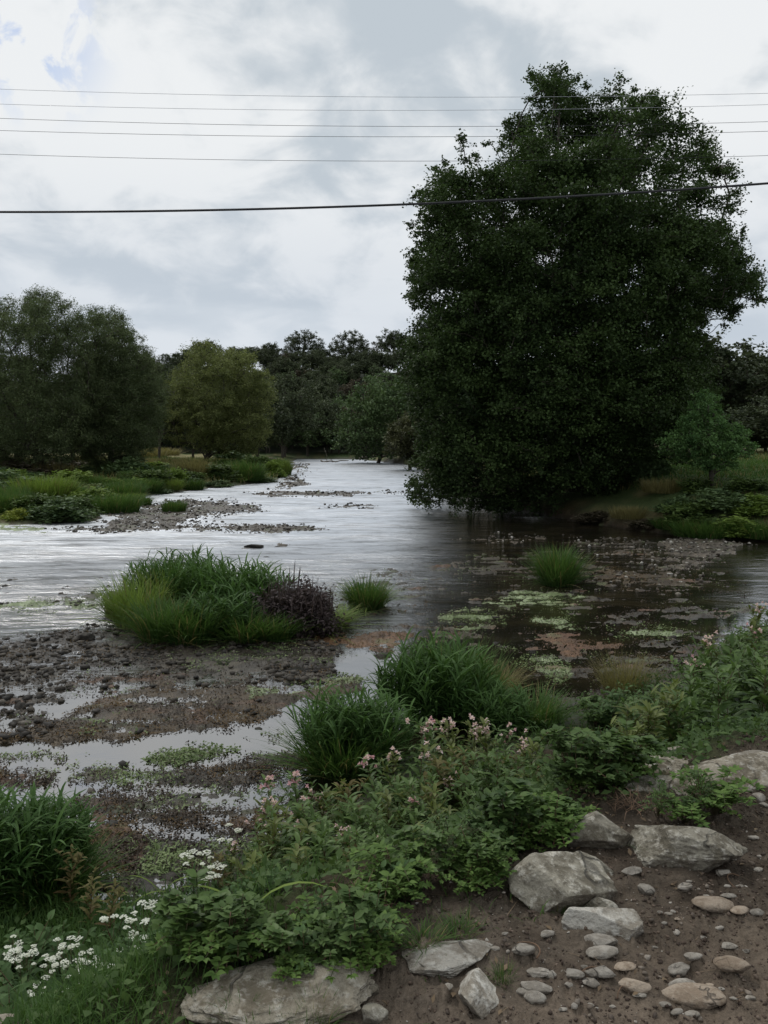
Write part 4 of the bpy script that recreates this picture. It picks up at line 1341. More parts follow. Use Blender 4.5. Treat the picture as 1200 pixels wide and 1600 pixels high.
def reed_mesh(seed, mat, stems=120, h=1.0, spread=0.45, leafL=0.34, wd=0.026):
    """leafy reeds: upright stems with long leaves leaving them"""
    r = np.random.default_rng(seed)
    a = r.uniform(0, 6.28, stems); rr = spread * np.sqrt(r.uniform(0, 1, stems))
    base = np.stack([rr * np.cos(a), rr * np.sin(a), np.zeros(stems) - 0.02], 1)
    H = h * r.uniform(0.7, 1.12, stems) * (1 - 0.35 * (rr / spread) ** 2)
    acc = Acc()
    V, Fq, C, m = strips(base, a, H, 0.006, 0.25 * rr / spread, r.uniform(0, 0.35, stems), 6, 'x')
    acc.add(V, Fq, 0.3)
    nl = 11
    for j in range(nl):
        f = 0.2 + 0.8 * (j + 0.5) / nl
        k = np.minimum((f * 6).astype(int) if hasattr(f, 'astype') else int(f * 6), 5)
        w_ = f * 6 - k
        b = C[:, k] * (1 - w_) + C[:, k + 1] * w_
        az = r.uniform(0, 6.28, stems)
        V, Fq, _, m = strips(b, az, leafL * r.uniform(0.7, 1.2, stems), wd * r.uniform(0.7, 1.3, stems), r.uniform(0.25, 0.75, stems), r.uniform(0.5, 1.5, stems), 5, 'leaf', 0.25, r.normal(0, 0.3, stems))
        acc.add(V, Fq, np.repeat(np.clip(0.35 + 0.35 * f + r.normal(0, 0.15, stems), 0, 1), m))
    return mesh_np('blades', np.concatenate(acc.V), [np.concatenate(v) for v in acc.F.values()], mat, np.concatenate(acc.T))


def crown_thing(name, label, cat, part, me, loc, scale, group=None, rz=None):
    o = empty(name, loc, random.uniform(0, 6.28) if rz is None else rz)
    o.scale = scale if hasattr(scale, '__len__') else (scale,) * 3
    tag(o, label, cat, group)
    link(part, me, o)
    return o


def single(name, label, cat, me, loc, scale, group=None, rz=None):
    o = link(name, me, loc=loc)
    o.scale = scale if hasattr(scale, '__len__') else (scale,) * 3
    o.rotation_euler = (0, 0, random.uniform(0, 6.28) if rz is None else rz)
    return tag(o, label, cat, group)


GM = {'short': grass_mesh(311, M['grass'], 170, wd=0.025, arch=1.0, spread=0.5, lean=0.9, hvar=0.6),
    'green': grass_mesh(301, M['grass'], 900), 'green2': grass_mesh(302, M['grass'], 750, wd=0.018, lean=0.35, hvar=0.55), 'reed': reed_mesh(303, M['reed']), 'reed2': reed_mesh(304, M['reed'], 90, 1.0, 0.4, 0.36, 0.026),
    'light': grass_mesh(305, M['lightgrass'], 650, wd=0.019, arch=1.5, lean=0.3, hvar=0.6), 'dry': grass_mesh(306, M['drygrass'], 600, wd=0.008, arch=0.7), 'farlight': grass_mesh(307, M['lightgrass'], 1800, wd=0.03, arch=0.6, spread=0.9, lean=0.35, hvar=0.6),
    'fargrass': grass_mesh(308, M['grass'], 1800, wd=0.03, arch=0.6, spread=0.9, lean=0.35, hvar=0.6), 'fardry': grass_mesh(309, M['drygrass'], 1200, wd=0.022, arch=0.5, spread=0.9, lean=0.25, hvar=0.6), 'tuft': grass_mesh(310, M['grass'], 900, wd=0.019, spread=0.32, arch=1.0, lean=0.6, hvar=0.55)}
SM = {'lightshrub': shrub_mesh(327, M['lightgrass'], 0.11, 40, 90), 'shrub': shrub_mesh(321, M['shrub'], 0.12), 'dark': shrub_mesh(322, M['fargreen'], 0.12), 'lime': shrub_mesh(323, M['limeshrub'], 0.10), 'purple': shrub_mesh(324, M['purple'], 0.065, 70, 130), 'nettle': shrub_mesh(325, M['nettle'], 0.085, 40, 110),
      'brown': shrub_mesh(326, M['farbrown'], 0.12)}


def gpx(px, py, z=None):
    if z is None:
        return on_ground(px, py)
    return atz(px, py, z)


# island in the river
IG = 'plants growing on the river island'
isl = [('light', 215, 975, 0.98, 1.1, 'yellow green arching grass at the left end of the island'), ('light', 262, 955, 1.05, 1.0, 'tall yellow green grass at the back left of the island'), ('light', 190, 960, 0.62, 0.8, 'short pale grass fringe at the far left of the island'),
       ('green2', 255, 996, 0.78, 1.1, 'fine mid green grass tussock at the front left of the island'), ('green2', 300, 1000, 0.72, 1.1, 'fine green grass tussock at the front of the island'),
       ('reed', 320, 962, 1.22, 1.1, 'tall dark reeds at the island centre back'), ('reed', 365, 972, 1.15, 1.1, 'dark bluish green reeds at the middle of the island'), ('reed2', 290, 950, 1.20, 1.0, 'tall reeds behind the yellow green grass of the island'),
       ('reed2', 400, 962, 1.05, 1.1, 'dark reeds beside the purple plant on the island'), ('reed', 345, 992, 0.82, 1.0, 'shorter reeds at the front centre of the island'),
       ('tuft', 385, 1000, 0.55, 1.0, 'low green tussock at the front of the island below the reeds'), ('green2', 425, 998, 0.50, 0.9, 'low green tussock in front of the purple plant'), ('light', 515, 975, 0.36, 1.0, 'short yellow green fringe at the right end of the island'),
       ('light', 495, 985, 0.40, 1.0, 'short light grass at the foot of the purple plant'), ('reed2', 240, 945, 1.0, 1.0, 'reeds rising behind the left grass of the island')]
for kd, px, py, hh, wd_, lb in isl:
    P = atz(px, py, 0.02)
    single('reed_clump' if 'reed' in kd else 'grass_clump', lb, 'reeds' if 'reed' in kd else 'grass', GM[kd], (P[0], P[1], 0.0), (wd_ * 0.9, wd_ * 0.9, hh * 0.84), IG)
for px, py, sx, hh, lb in [(452, 985, 1.35, 1.02, 'bushy dark purple leaved plant at the right of the island'), (488, 990, 0.95, 0.92, 'smaller purple leaved plant at the right end of the island')]:
    P = atz(px, py, 0.02)
    root = empty('purple_plant', (P[0], P[1], 0))
    tag(root, lb, 'plant', IG)
    o = link('foliage', SM['purple'], root); o.scale = (sx, sx, hh)
    r2 = np.random.default_rng(int(px))
    acc = Acc()
    n = 60
    b = np.stack([r2.normal(0, 0.18 * sx, n), r2.normal(0, 0.18 * sx, n), r2.uniform(0.3, 0.6, n) * hh], 1)
    V, Fq, C, m = strips(b, r2.uniform(0, 6.28, n), r2.uniform(0.25, 0.55, n) * hh, 0.016, r2.uniform(0, 0.4, n), 0.2, 4, 'leaf', 0.3)
    acc.add(V, Fq, 0.7)
    acc.build('flower_spike', M['purple'], root)

# single tufts standing in the river
for kd, px, py, hh, ws, lb, nm in [
        ('tuft', 572, 950, 0.62, 0.70, 'round green grass tuft standing in water right of the island', 'grass_tuft'), ('light', 575, 945, 0.42, 0.9, 'short light grass round the foot of the tuft right of the island', 'grass_tuft'),
        ('tuft', 872, 912, 0.84, 0.95, 'lone bright green grass tuft in dark water in front of the alder', 'grass_tuft'), ('green2', 868, 908, 0.74, 0.85, 'finer grass growing within the lone tuft before the alder', 'grass_tuft'),
        ('reed', 690, 1125, 0.86, 0.85, 'broad green reed tussock at the near bank centre', 'reed_clump'), ('green2', 742, 1110, 0.72, 0.7, 'fine grass at the rear right of the broad centre tussock', 'grass_clump'), ('reed', 650, 1120, 0.74, 0.7, 'reeds forming the left flank of the broad centre tussock', 'reed_clump'),
        ('green2', 700, 1100, 0.80, 0.8, 'grass rising at the top of the broad centre tussock', 'grass_clump'), ('reed', 765, 1140, 0.50, 0.6, 'low reeds trailing right from the broad centre tussock', 'reed_clump'),
        ('reed2', 535, 1185, 0.66, 0.7, 'long leaved reeds left of the broad centre tussock', 'reed_clump'), ('reed2', 585, 1185, 0.62, 0.7, 'long leaved reeds touching the left of the broad centre tussock', 'reed_clump'), ('tuft', 530, 1200, 0.45, 0.8, 'low grass at the water edge left of the long leaved reeds', 'grass_clump'),
        ('reed2', 20, 1395, 0.62, 0.75, 'dark reeds at the left edge by the water', 'reed_clump'), ('reed', 55, 1380, 0.55, 0.6, 'reeds leaning over the mud at the left edge', 'reed_clump'), ('reed2', -35, 1400, 0.68, 0.8, 'tallest reeds at the left margin', 'reed_clump'), ('tuft', 75, 1400, 0.36, 0.6, 'low grass tuft right of the left edge reeds', 'grass_clump'),
        ('green2', 835, 1130, 0.36, 0.7, 'small grass tuft at the water edge right of the centre tussock', 'grass_clump'), ('dry', 780, 1075, 0.30, 0.6, 'thin dry grass by the dark shallows', 'grass_clump'), ('dry', 975, 1075, 0.42, 0.7, 'thin brown grass by the water edge at right', 'grass_clump')]:
    P = atz(px, py, 0.02)
    g = gz(P[0], P[1])
    single(nm, lb, 'reeds' if 'reed' in nm else 'grass', GM[kd], (P[0], P[1], max(g, 0) - 0.02), (ws, ws, hh), 'grass and reed tufts at the water')

for px, py, hh, ws, lb in [(430, 1602, 0.10, 0.22, 'short grass in front of the broad tan boulder'), (490, 1600, 0.09, 0.2, 'short grass at the right front of the broad tan boulder'), (380, 1606, 0.10, 0.2, 'short grass at the left front of the broad tan boulder'),
                           (880, 1424, 0.055, 0.13, 'low grass at the foot of the flat faced boulder'), (915, 1420, 0.05, 0.12, 'low grass between the flat faced boulder and the long whitish rock'), (785, 1535, 0.06, 0.12, 'little grass tuft right of the mottled rock'),
                           (720, 1455, 0.05, 0.2, 'thin grass on bare soil left of the long whitish rock'), (660, 1470, 0.05, 0.22, 'thin grass on bare soil above the flat whitish slab'), (600, 1480, 0.07, 0.2, 'short grass at the soil edge right of the bright leafy plants'), (1010, 1340, 0.05, 0.12, 'wisp of grass at the foot of the long grey boulder')]:
    P = on_ground(px, py)
    single('grass_tuft', lb, 'grass', GM['short'], (P[0], P[1], P[2] - 0.004), (ws * 0.5, ws * 0.5, hh * 0.9), 'short grass tufts on the path edge')

# white scrap caught by the tuft
P = atz(600, 948, 0.03)
acc = Acc()
r2 = np.random.default_rng(5)
V, Fq, C, m = strips(np.array([[0, 0, 0.0], [0.03, 0.0, 0.0]]), np.array([0.5, 2.0]), np.array([0.16, 0.12]), 0.07, np.array([0.2, 0.5]), np.array([0.4, 0.9]), 5, 'leaf', 0.4)
acc.add(V, Fq, 0.8)
tag(acc.build('feather', M['white'], None, loc=tuple(P)), 'white feather caught at the foot of the tuft right of the island', 'feather')

# ---- left bank plants
LBG = 'bushes and grass clumps along the left bank'
r = np.random.default_rng(88)
items = [('dark', 95, 812, 1.0, 90, 'dark green rounded bush at the tip of the left bank'), ('lightshrub', 150, 790, 1.0, 80, 'bright green grassy mound at the left bank'), ('farlight', 70, 778, 1.0, 90, 'light green grass mound on the left bank by the water'),
         ('lime', 28, 812, 0.55, 48, 'yellow flowering low plant at the left water edge'), ('shrub', 120, 800, 0.9, 70, 'green bush beside the dark bush at the tip of the left bank'), ('fargrass', 180, 800, 0.8, 70, 'deep green grass clump at the tip of the left bank'), ('dark', 20, 770, 1.3, 110, 'dark bush at the left edge under the willow'),
         ('lightshrub', 110, 760, 1.1, 90, 'pale green grass mound behind the dark bush'), ('shrub', 50, 800, 0.9, 70, 'mid green bush behind the yellow flowering plant'), ('brown', 40, 745, 1.5, 110, 'brownish weeds below the leftmost willow'),
         ('shrub', 235, 760, 1.4, 70, 'leafy bush in front of the right dark willow'), ('dark', 205, 745, 1.6, 70, 'dark bush under the right dark willow'), ('lightshrub', 275, 758, 1.3, 50, 'bright green mound midway along the left bank'), ('fardry', 300, 745, 1.3, 60, 'tan dry grass clump before the yellowish willow'),
         ('shrub', 340, 750, 1.5, 60, 'bush at the foot of the yellowish willow'), ('lightshrub', 425, 744, 1.5, 40, 'light green mound at the river corner of the left bank'), ('fargrass', 380, 750, 1.4, 60, 'green grass right of the yellowish willow'), ('farlight', 440, 742, 1.3, 30, 'last light green tuft before the river bend'),
         ('fargrass', 272, 800, 0.5, 35, 'small dark grass tuft on the gravel bar'), ('fargrass', 215, 790, 0.5, 40, 'small grass tuft at the left end of the gravel bar'), ('brown', 100, 735, 1.5, 70, 'rusty weeds under the willows'), ('fardry', 250, 712, 1.2, 60, 'straw coloured meadow grass between the willows'),
         ('shrub', 400, 735, 1.8, 50, 'leafy bush right of the foot of the yellowish willow'), ('dark', 365, 722, 2.4, 60, 'dark undergrowth right behind the yellowish willow trunk'), ('fardry', 225, 718, 1.4, 70, 'tall dry grass beside the right dark willow')]
for kd, px, py, hh, wpx, lb in items:
    P = on_ground(px, py)
    wm = wpx / F * P[1]
    if kd in SM:
        single('bush', lb, 'bush', SM[kd], (P[0], P[1], P[2] - 0.1), (wm, wm, hh), LBG)
    else:
        single('grass_clump', lb, 'grass', GM[kd], (P[0], P[1], P[2] - 0.05), (wm * 0.55, wm * 0.55, hh), LBG)
for i in range(200):
    px = r.uniform(-40, 455); py = r.uniform(728, 800)
    P = on_ground(px, py)
    sgn = segdist(np.array([P[0]]), np.array([P[1]]), RIVER)[0]
    if inside(np.array([P[0]]), np.array([P[1]]), RIVER)[0] or P[1] > 140 or P[1] < 28:
        continue
    kd = r.choice(['fargrass', 'lightshrub', 'shrub', 'dark', 'shrub', 'brown', 'fardry'] if sgn > 2 else ['farlight', 'fargrass', 'lightshrub', 'shrub', 'dark'])
    wm = r.uniform(1.2, 2.4) * P[1] / 50
    hh = r.uniform(0.45, 0.9) * (P[1] / 50) ** 0.5
    if kd in SM:
        single('bush', {'lightshrub': 'light yellow green bush in the bank vegetation on the left', 'shrub': 'mid green leafy bush in the bank vegetation on the left', 'dark': 'dark leafy bush in the bank vegetation on the left', 'brown': 'brownish weeds in the bank vegetation on the left'}[kd], 'bush', SM[kd], (P[0], P[1], P[2] - 0.1), (wm, wm, hh), LBG)
    else:
        single('grass_clump', {'fargrass': 'green grass clump in the bank vegetation on the left', 'farlight': 'light green grass clump in the bank vegetation on the left', 'fardry': 'dry tan grass clump in the bank vegetation on the left'}[kd], 'grass', GM[kd], (P[0], P[1], P[2] - 0.05), (wm * 0.6, wm * 0.6, hh), LBG)

# ---- right bank plants
RBG = 'bushes and grass clumps on the right bank'
for kd, px, py, hh, wpx, lb in [
        ('shrub', 1080, 815, 0.9, 90, 'leafy bush on the slope of the right bank below the young tree'), ('lightshrub', 1150, 838, 0.6, 100, 'bright green leafy growth at the foot of the right bank'), ('fargrass', 1100, 838, 0.5, 90, 'green grass at the water edge of the right bank'),
        ('lightshrub', 1180, 800, 0.7, 90, 'green bush at the right edge of the right bank'), ('dark', 1130, 790, 0.8, 90, 'dark bush midway up the right bank'), ('fargrass', 1190, 845, 0.5, 70, 'grass clump at the right edge by the water'), ('fardry', 1040, 770, 0.5, 70, 'dry grass between the alder and the young tree'),
        ('lime', 1190, 700, 1.0, 40, 'yellow flowering weeds at the far right of the meadow'), ('dark', 1060, 800, 0.7, 60, 'low dark bush beside the bare earth of the right bank'), ('dark', 1020, 745, 1.2, 60, 'dark bush in shade under the alder edge'), ('shrub', 1000, 735, 1.4, 50, 'bush seen under the right edge of the alder'),
        ('brown', 930, 812, 0.5, 60, 'brownish weeds on the bare earth below the alder'), ('fardry', 985, 808, 0.4, 60, 'dry grass on the bare earth below the alder'), ('brown', 1010, 822, 0.4, 50, 'brown weeds by the water right of the alder'), ('shrub', 1090, 770, 0.7, 60, 'leafy bush at the foot of the young tree'), ('shrub', 1165, 765, 0.6, 70, 'leafy bush on top of the right bank near the frame edge'),
        ('fargrass', 1060, 828, 0.35, 70, 'short green grass at the left foot of the right bank'), ('dark', 960, 760, 1.2, 70, 'dark brush at the base of the alder crown')]:
    P = on_ground(px, py)
    wm = wpx / F * P[1]
    if kd in SM:
        single('bush', lb, 'bush', SM[kd], (P[0], P[1], P[2] - 0.1), (wm, wm, hh), RBG)
    else:
        single('grass_clump', lb, 'grass', GM[kd], (P[0], P[1], P[2] - 0.05), (wm * 0.55, wm * 0.55, hh), RBG)
# meadow grass on both far banks
n = 60000
X = np.concatenate([rng.uniform(8, 34, n), rng.uniform(-40, -7, n)])
Yv = np.concatenate([25 + 45 * rng.uniform(0, 1, n) ** 1.3, 29 + 75 * rng.uniform(0, 1, n) ** 1.2])
zz, ss, *_ = terrain(X, Yv, True)
k = (ss > 0.25) & (np.abs(X / Yv) < 0.6) & ~((X > 0) & (X < 11.5) & (ss < 3.0 + fbm(X, Yv, s=93)) )
X, Yv, zz = X[k], Yv[k], zz[k]
n = len(X)
V, Fq, C, m = strips(np.stack([X, Yv, zz - 0.03], 1), rng.uniform(0, 6.28, n), rng.uniform(0.15, 0.45, n) * np.clip(Yv / 40, 0.8, 1.6), 0.03 * np.clip(Yv / 35, 0.8, 2), rng.uniform(0, 0.5, n), rng.uniform(0.2, 1.2, n), 3)
nt = np.clip(0.5 + 0.5 * fbm(X * 0.3, Yv * 0.3, s=90, o=3) + rng.normal(0, 0.15, n), 0, 1)
dry = (fbm(X * 0.22, Yv * 0.22, s=91, o=3) + rng.normal(0, 0.2, n) + 0.25 * (Yv > 45) - 0.22 * (X > 0)) > 0.12
me = mesh_np('meadow_grass', V, Fq, None, np.repeat(nt, m), mats=[M['grass'], M['drygrass']], midx=np.repeat(dry.astype(int), 3))
tag(link('meadow_grass', me), 'short green and straw coloured grass covering both far banks', None, None, 'stuff')


# ------------------------------------------------------------------ near bank plants
def stem_curve(r, h, lean=0.12, K=8):
    t = np.linspace(0, 1, K)
    a = r.uniform(0, 6.28); l = r.uniform(0, lean) * h
    a2 = r.uniform(0, 6.28)
    return np.stack([np.cos(a) * l * t ** 1.6 + 0.02 * h * np.sin(t * 5 + a2), np.sin(a) * l * t ** 1.6 + 0.02 * h * np.cos(t * 4 + a2), h * t - 0.03], 1)


def along(S, f):
    K = len(S) - 1
    x = np.clip(f, 0, 0.9999) * K
    k = x.astype(int); w_ = (x - k)[:, None]
    return S[k] * (1 - w_) + S[k + 1] * w_


def petals(r, c, size, n=7):
    """one balsam flower: hood, lip petals and a small spur"""
    az = r.uniform(0, 6.28) + np.linspace(0, 6.28, n, endpoint=False) + r.normal(0, 0.2, n)
    th = np.where(np.arange(n) % 2 == 0, 0.5, 1.5) + r.normal(0, 0.2, n)
    V, Fq, C, m = strips(np.repeat(c[None], n, 0), az, size * r.uniform(0.7, 1.2, n), size * 0.75, th, r.uniform(-0.8, 0.8, n), 3, 'ovate', 0.3)
    return V, Fq, m


def make_balsam(seed, h, flowers, leafmat='balsam', petal='pink', label='', leafL=0.13):
    r = np.random.default_rng(seed)
    root = empty('balsam_plant')
    S = stem_curve(r, h)
    V, Fs = tube(S, np.linspace(0.007, 0.002, len(S)) * max(h, 0.5), 5)
    acc = Acc().add(V, Fs, 0.5)
    la = Acc()
    nodes = np.arange(0.15, 1.0, 0.055 / max(h, 0.3))
    az = r.uniform(0, 6.28)
    for f in nodes:
        az += 1.1
        k = 3 if f < 0.9 else 4
        b = along(S, np.full(k, f))
        a = az + np.arange(k) * 2 * math.pi / k + r.normal(0, 0.25, k)
        L = leafL * (0.65 + 0.6 * math.sin(math.pi * min(f, 0.9))) * r.uniform(0.7, 1.2, k)
        V, Fq, C, m = strips(b, a, L, L * 0.30, r.uniform(0.7, 1.2, k), r.uniform(0.3, 1.1, k), 5, 'leaf', 0.3, r.normal(0, 0.25, k))
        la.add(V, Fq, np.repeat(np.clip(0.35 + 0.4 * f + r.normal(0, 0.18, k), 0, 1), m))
    # side shoots
    for _ in range(3 if h > 0.5 else 1):
        f = r.uniform(0.45, 0.85)
        b = along(S, np.array([f]))[0]
        a = r.uniform(0, 6.28); l = r.uniform(0.12, 0.28) * h
        q = b + np.outer(np.linspace(0, 1, 4), [math.cos(a) * l * 0.7, math.sin(a) * l * 0.7, l]) 
        V, Fs = tube(q, np.linspace(0.0035, 0.0015, 4), 4)
        acc.add(V, Fs, 0.5)
        k = 8
        bb = along(q, r.uniform(0.4, 1, k))
        V, Fq, C, m = strips(bb, r.uniform(0, 6.28, k), leafL * r.uniform(0.4, 0.8, k), leafL * 0.2, r.uniform(0.3, 1.2, k), r.uniform(0.2, 0.9, k), 4, 'leaf', 0.3)
        la.add(V, Fq, np.repeat(np.clip(0.6 + r.normal(0, 0.15, k), 0, 1), m))
    acc.build('stem', M['stem'], root, True)
    la.build('foliage', M[leafmat], root)
    for j in range(flowers):
        c = S[-1] + np.array([r.normal(0, 0.05), r.normal(0, 0.05), r.uniform(-0.08, 0.10)])
        fa = Acc()
        for q in range(r.integers(1, 4)):
            V, Fq, m = petals(r, c + r.normal(0, 0.014, 3), 0.028)
            fa.add(V, Fq, r.uniform(0.2, 0.9))
        V, Fs = tube(np.stack([S[-2] * 0.5 + S[-1] * 0.5, (S[-1] + c) / 2 + [0, 0, 0.015], c]), 0.0014, 3)
        o = fa.build('flower', M[petal if j % 3 else 'palepink'], root)
        sa_ = Acc().add(V, Fs, 0.5)
        sa_.build('flower_stalk', M['stem'], o)
    return root


def make_nettle(seed, h, mat='nettle', leafL=0.085, name='nettle_plant'):
    r = np.random.default_rng(seed)
    root = empty(name)
    acc = Acc(); la = Acc()
    for s_ in range(r.integers(3, 6)):
        S = stem_curve(r, h * r.uniform(0.6, 1.1), 0.5)
        S[:, :2] += r.normal(0, 0.05, 2)
        V, Fs = tube(S, np.linspace(0.004, 0.0015, len(S)), 4)
        acc.add(V, Fs, 0.5)
        az = r.uniform(0, 6.28)
        for f in np.arange(0.1, 1.0, 0.05 / max(h, 0.25)):
            az += math.pi / 2
            b = along(S, np.full(2, f))
            a = az + np.array([0, math.pi]) + r.normal(0, 0.3, 2)
            L = leafL * (0.6 + 0.6 * math.sin(math.pi * min(f + 0.1, 0.9))) * r.uniform(0.7, 1.25, 2)
            V, Fq, C, m = strips(b, a, L, L * 0.55, r.uniform(0.7, 1.3, 2), r.uniform(0.2, 0.9, 2), 4, 'ovate', 0.25, r.normal(0, 0.3, 2))
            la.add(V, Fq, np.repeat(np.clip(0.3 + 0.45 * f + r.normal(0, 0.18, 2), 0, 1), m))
    acc.build('stem', M['stem'], root, True)
    la.build('foliage', M[mat], root)
    return root


def make_cutleaf(seed, mat='fern', rad=0.16, h=0.10, big=1.0, wid=0.5):
    """low plant with divided leaves (three lobed leaflets on arching stalks)"""
    r = np.random.default_rng(seed)
    root = empty('cutleaf_plant')
    acc = Acc(); la = Acc()
    for s_ in range(22):
        a = r.uniform(0, 6.28); l = rad * r.uniform(0.25, 1.2)
        t = np.linspace(0, 1, 5)
        hh = h * r.uniform(0.6, 1.5)
        S = np.stack([np.cos(a) * l * t, np.sin(a) * l * t, hh * np.sin(t * 2.1) / 0.9 - 0.01], 1)
        V, Fs = tube(S, 0.0016, 3)
        acc.add(V, Fs, 0.5)
        for f in (0.4, 0.55, 0.7, 0.85, 1.0):
            b = along(S, np.array([f]))[0]
            k = 5 if f == 1.0 else 4
            aa = a + (np.linspace(-1.3, 1.3, k) if f == 1.0 else np.array([-1.9, -1.1, 1.1, 1.9]))
            L = 0.026 * big * r.uniform(0.7, 1.3, k) * (rad / 0.12) ** 0.5
            V, Fq, C, m = strips(np.repeat(b[None], k, 0), aa + r.normal(0, 0.15, k), L, L * wid, r.uniform(1.0, 1.5, k), r.uniform(0.0, 0.7, k), 4, 'ovate', 0.25, r.normal(0, 0.2, k))
            la.add(V, Fq, np.repeat(np.clip(0.55 + r.normal(0, 0.2, k), 0, 1), m))
    acc.build('stalk', M['stem'], root, True)
    la.build('foliage', M[mat], root)
    return root


def make_yarrow(seed, h, heads=5):
    r = np.random.default_rng(seed)
    root = empty('yarrow_plant')
    acc = Acc(); la = Acc()
    S0 = stem_curve(r, h * 0.7, 0.3)
    V, Fs = tube(S0, 0.003, 4); acc.add(V, Fs, 0.5)
    n = 40
    b = along(S0, r.uniform(0.02, 1, n))
    V, Fq, C, m = strips(b, r.uniform(0, 6.28, n), r.uniform(0.05, 0.11, n), 0.012, r.uniform(0.4, 1.2, n), r.uniform(0.2, 1, n), 3, 'leaf', 0.2)
    la.add(V, Fq, 0.5)
    tops = []
    for j in range(heads):
        a = r.uniform(0, 6.28); sp_ = r.uniform(0.02, 0.10)
        t = np.linspace(0, 1, 4)
        top = S0[-1] + np.array([math.cos(a) * sp_, math.sin(a) * sp_, h * r.uniform(0.18, 0.32)])
        q = S0[-2] + (top - S0[-2]) * t[:, None]
        V, Fs = tube(q, 0.0016, 3); acc.add(V, Fs, 0.5)
        tops.append(top)
    acc.build('stem', M['stem'], root, True)
    la.build('foliage', M['nettle'], root)
    for top in tops:
        n = 26
        a = r.uniform(0, 6.28, n); rr = 0.022 * np.sqrt(r.uniform(0, 1, n)) * r.uniform(0.7, 1.4)
        c = top + np.stack([rr * np.cos(a), rr * np.sin(a), 0.004 - rr * 0.25 + r.normal(0, 0.0015, n)], 1)
        fa = Acc()
        k = 5
        cc = np.repeat(c, k, 0)
        az = np.tile(np.linspace(0, 6.28, k, endpoint=False), n) + np.repeat(r.uniform(0, 6, n), k)
        V, Fq, C, m = strips(cc, az, 0.0068, 0.0058, 1.25, 0.2, 2, 'ovate', 0.2)
        fa.add(V, Fq, r.uniform(0.3, 1.0))
        fa.build('flower_head', M['white'], root)
    return root


def show_copy(proto, loc, rz, sc, label, cat, group, used=set()):
    o = proto if id(proto) not in used else copy_tree(proto)
    used.add(id(proto))
    o.location = loc
    o.rotation_euler = (random.uniform(-0.08, 0.08), random.uniform(-0.08, 0.08), rz)
    o.scale = (sc,) * 3
    tag(o, label, cat, group)
    return o


r = np.random.default_rng(99)
B_FL = [make_balsam(400 + i, 0.85, 6 + i % 3, petal='pink' if i % 2 else 'palepink', leafmat='balsam' if i % 2 else 'balsamolive') for i in range(5)]
B_PL = [make_balsam(410 + i, 0.75, 0) for i in range(4)]
B_OL = [make_balsam(420 + i, 0.8, 0, leafmat='balsamolive') for i in range(3)]
B_RD = [make_balsam(430 + i, 0.8, 0, leafmat='redleaf') for i in range(1)]
B_BG = [make_balsam(435 + i, 0.7, 0, leafL=0.17) for i in range(2)]
N_PL = [make_nettle(440 + i, 0.42) for i in range(5)]
C_PL = [make_cutleaf(450 + i, 'fern', 0.095 + 0.012 * i, 0.085) for i in range(5)]
C_P2 = [make_cutleaf(470 + i, ('balsam', 'balsam', 'undergrowth')[i], 0.11, 0.13, (1.5, 0.8, 1.25)[i], (0.7, 0.35, 0.6)[i]) for i in range(3)]
Y_PL = [make_yarrow(460 + i, 0.42, 5 + i) for i in range(4)]


def slope_pt(px, py):
    return on_ground(px, py)


def place_by_top(px, py_top, h, protos, sc0, label, cat, group, h0, df=1.0):
    """plant whose top shows at the pixel, rooted on the slope: search along the ray for clearance h"""
    dx, dy, dzz = ray(px, py_top)
    D = float(np.interp(py_top, [920, 980, 1100, 1190, 1300, 1400, 1500, 1560], [10.5, 8.6, 6.8, 5.9, 4.7, 3.9, 3.1, 2.75])) * df * r.uniform(0.96, 1.04)
    ts = np.geomspace(0.8, 1.5, 160) * D / dy
    X, Yv, Zv = dx * ts, dy * ts, CZ + dzz * ts
    g = np.maximum(terrain(X, Yv), 0)
    cl_ = Zv - g
    k0 = int(np.argmin(np.abs(Yv - D)))
    ok = np.where((cl_ < h) & (cl_ > 0.12) & (np.arange(160) >= k0))[0]
    k = ok[0] if len(ok) else k0
    hh = float(np.clip(cl_[k], 0.15, h * 1.3))
    return show_copy(protos[r.integers(len(protos))], (X[k], Yv[k], g[k]), r.uniform(0, 6.28), hh / h0, label, cat, group)


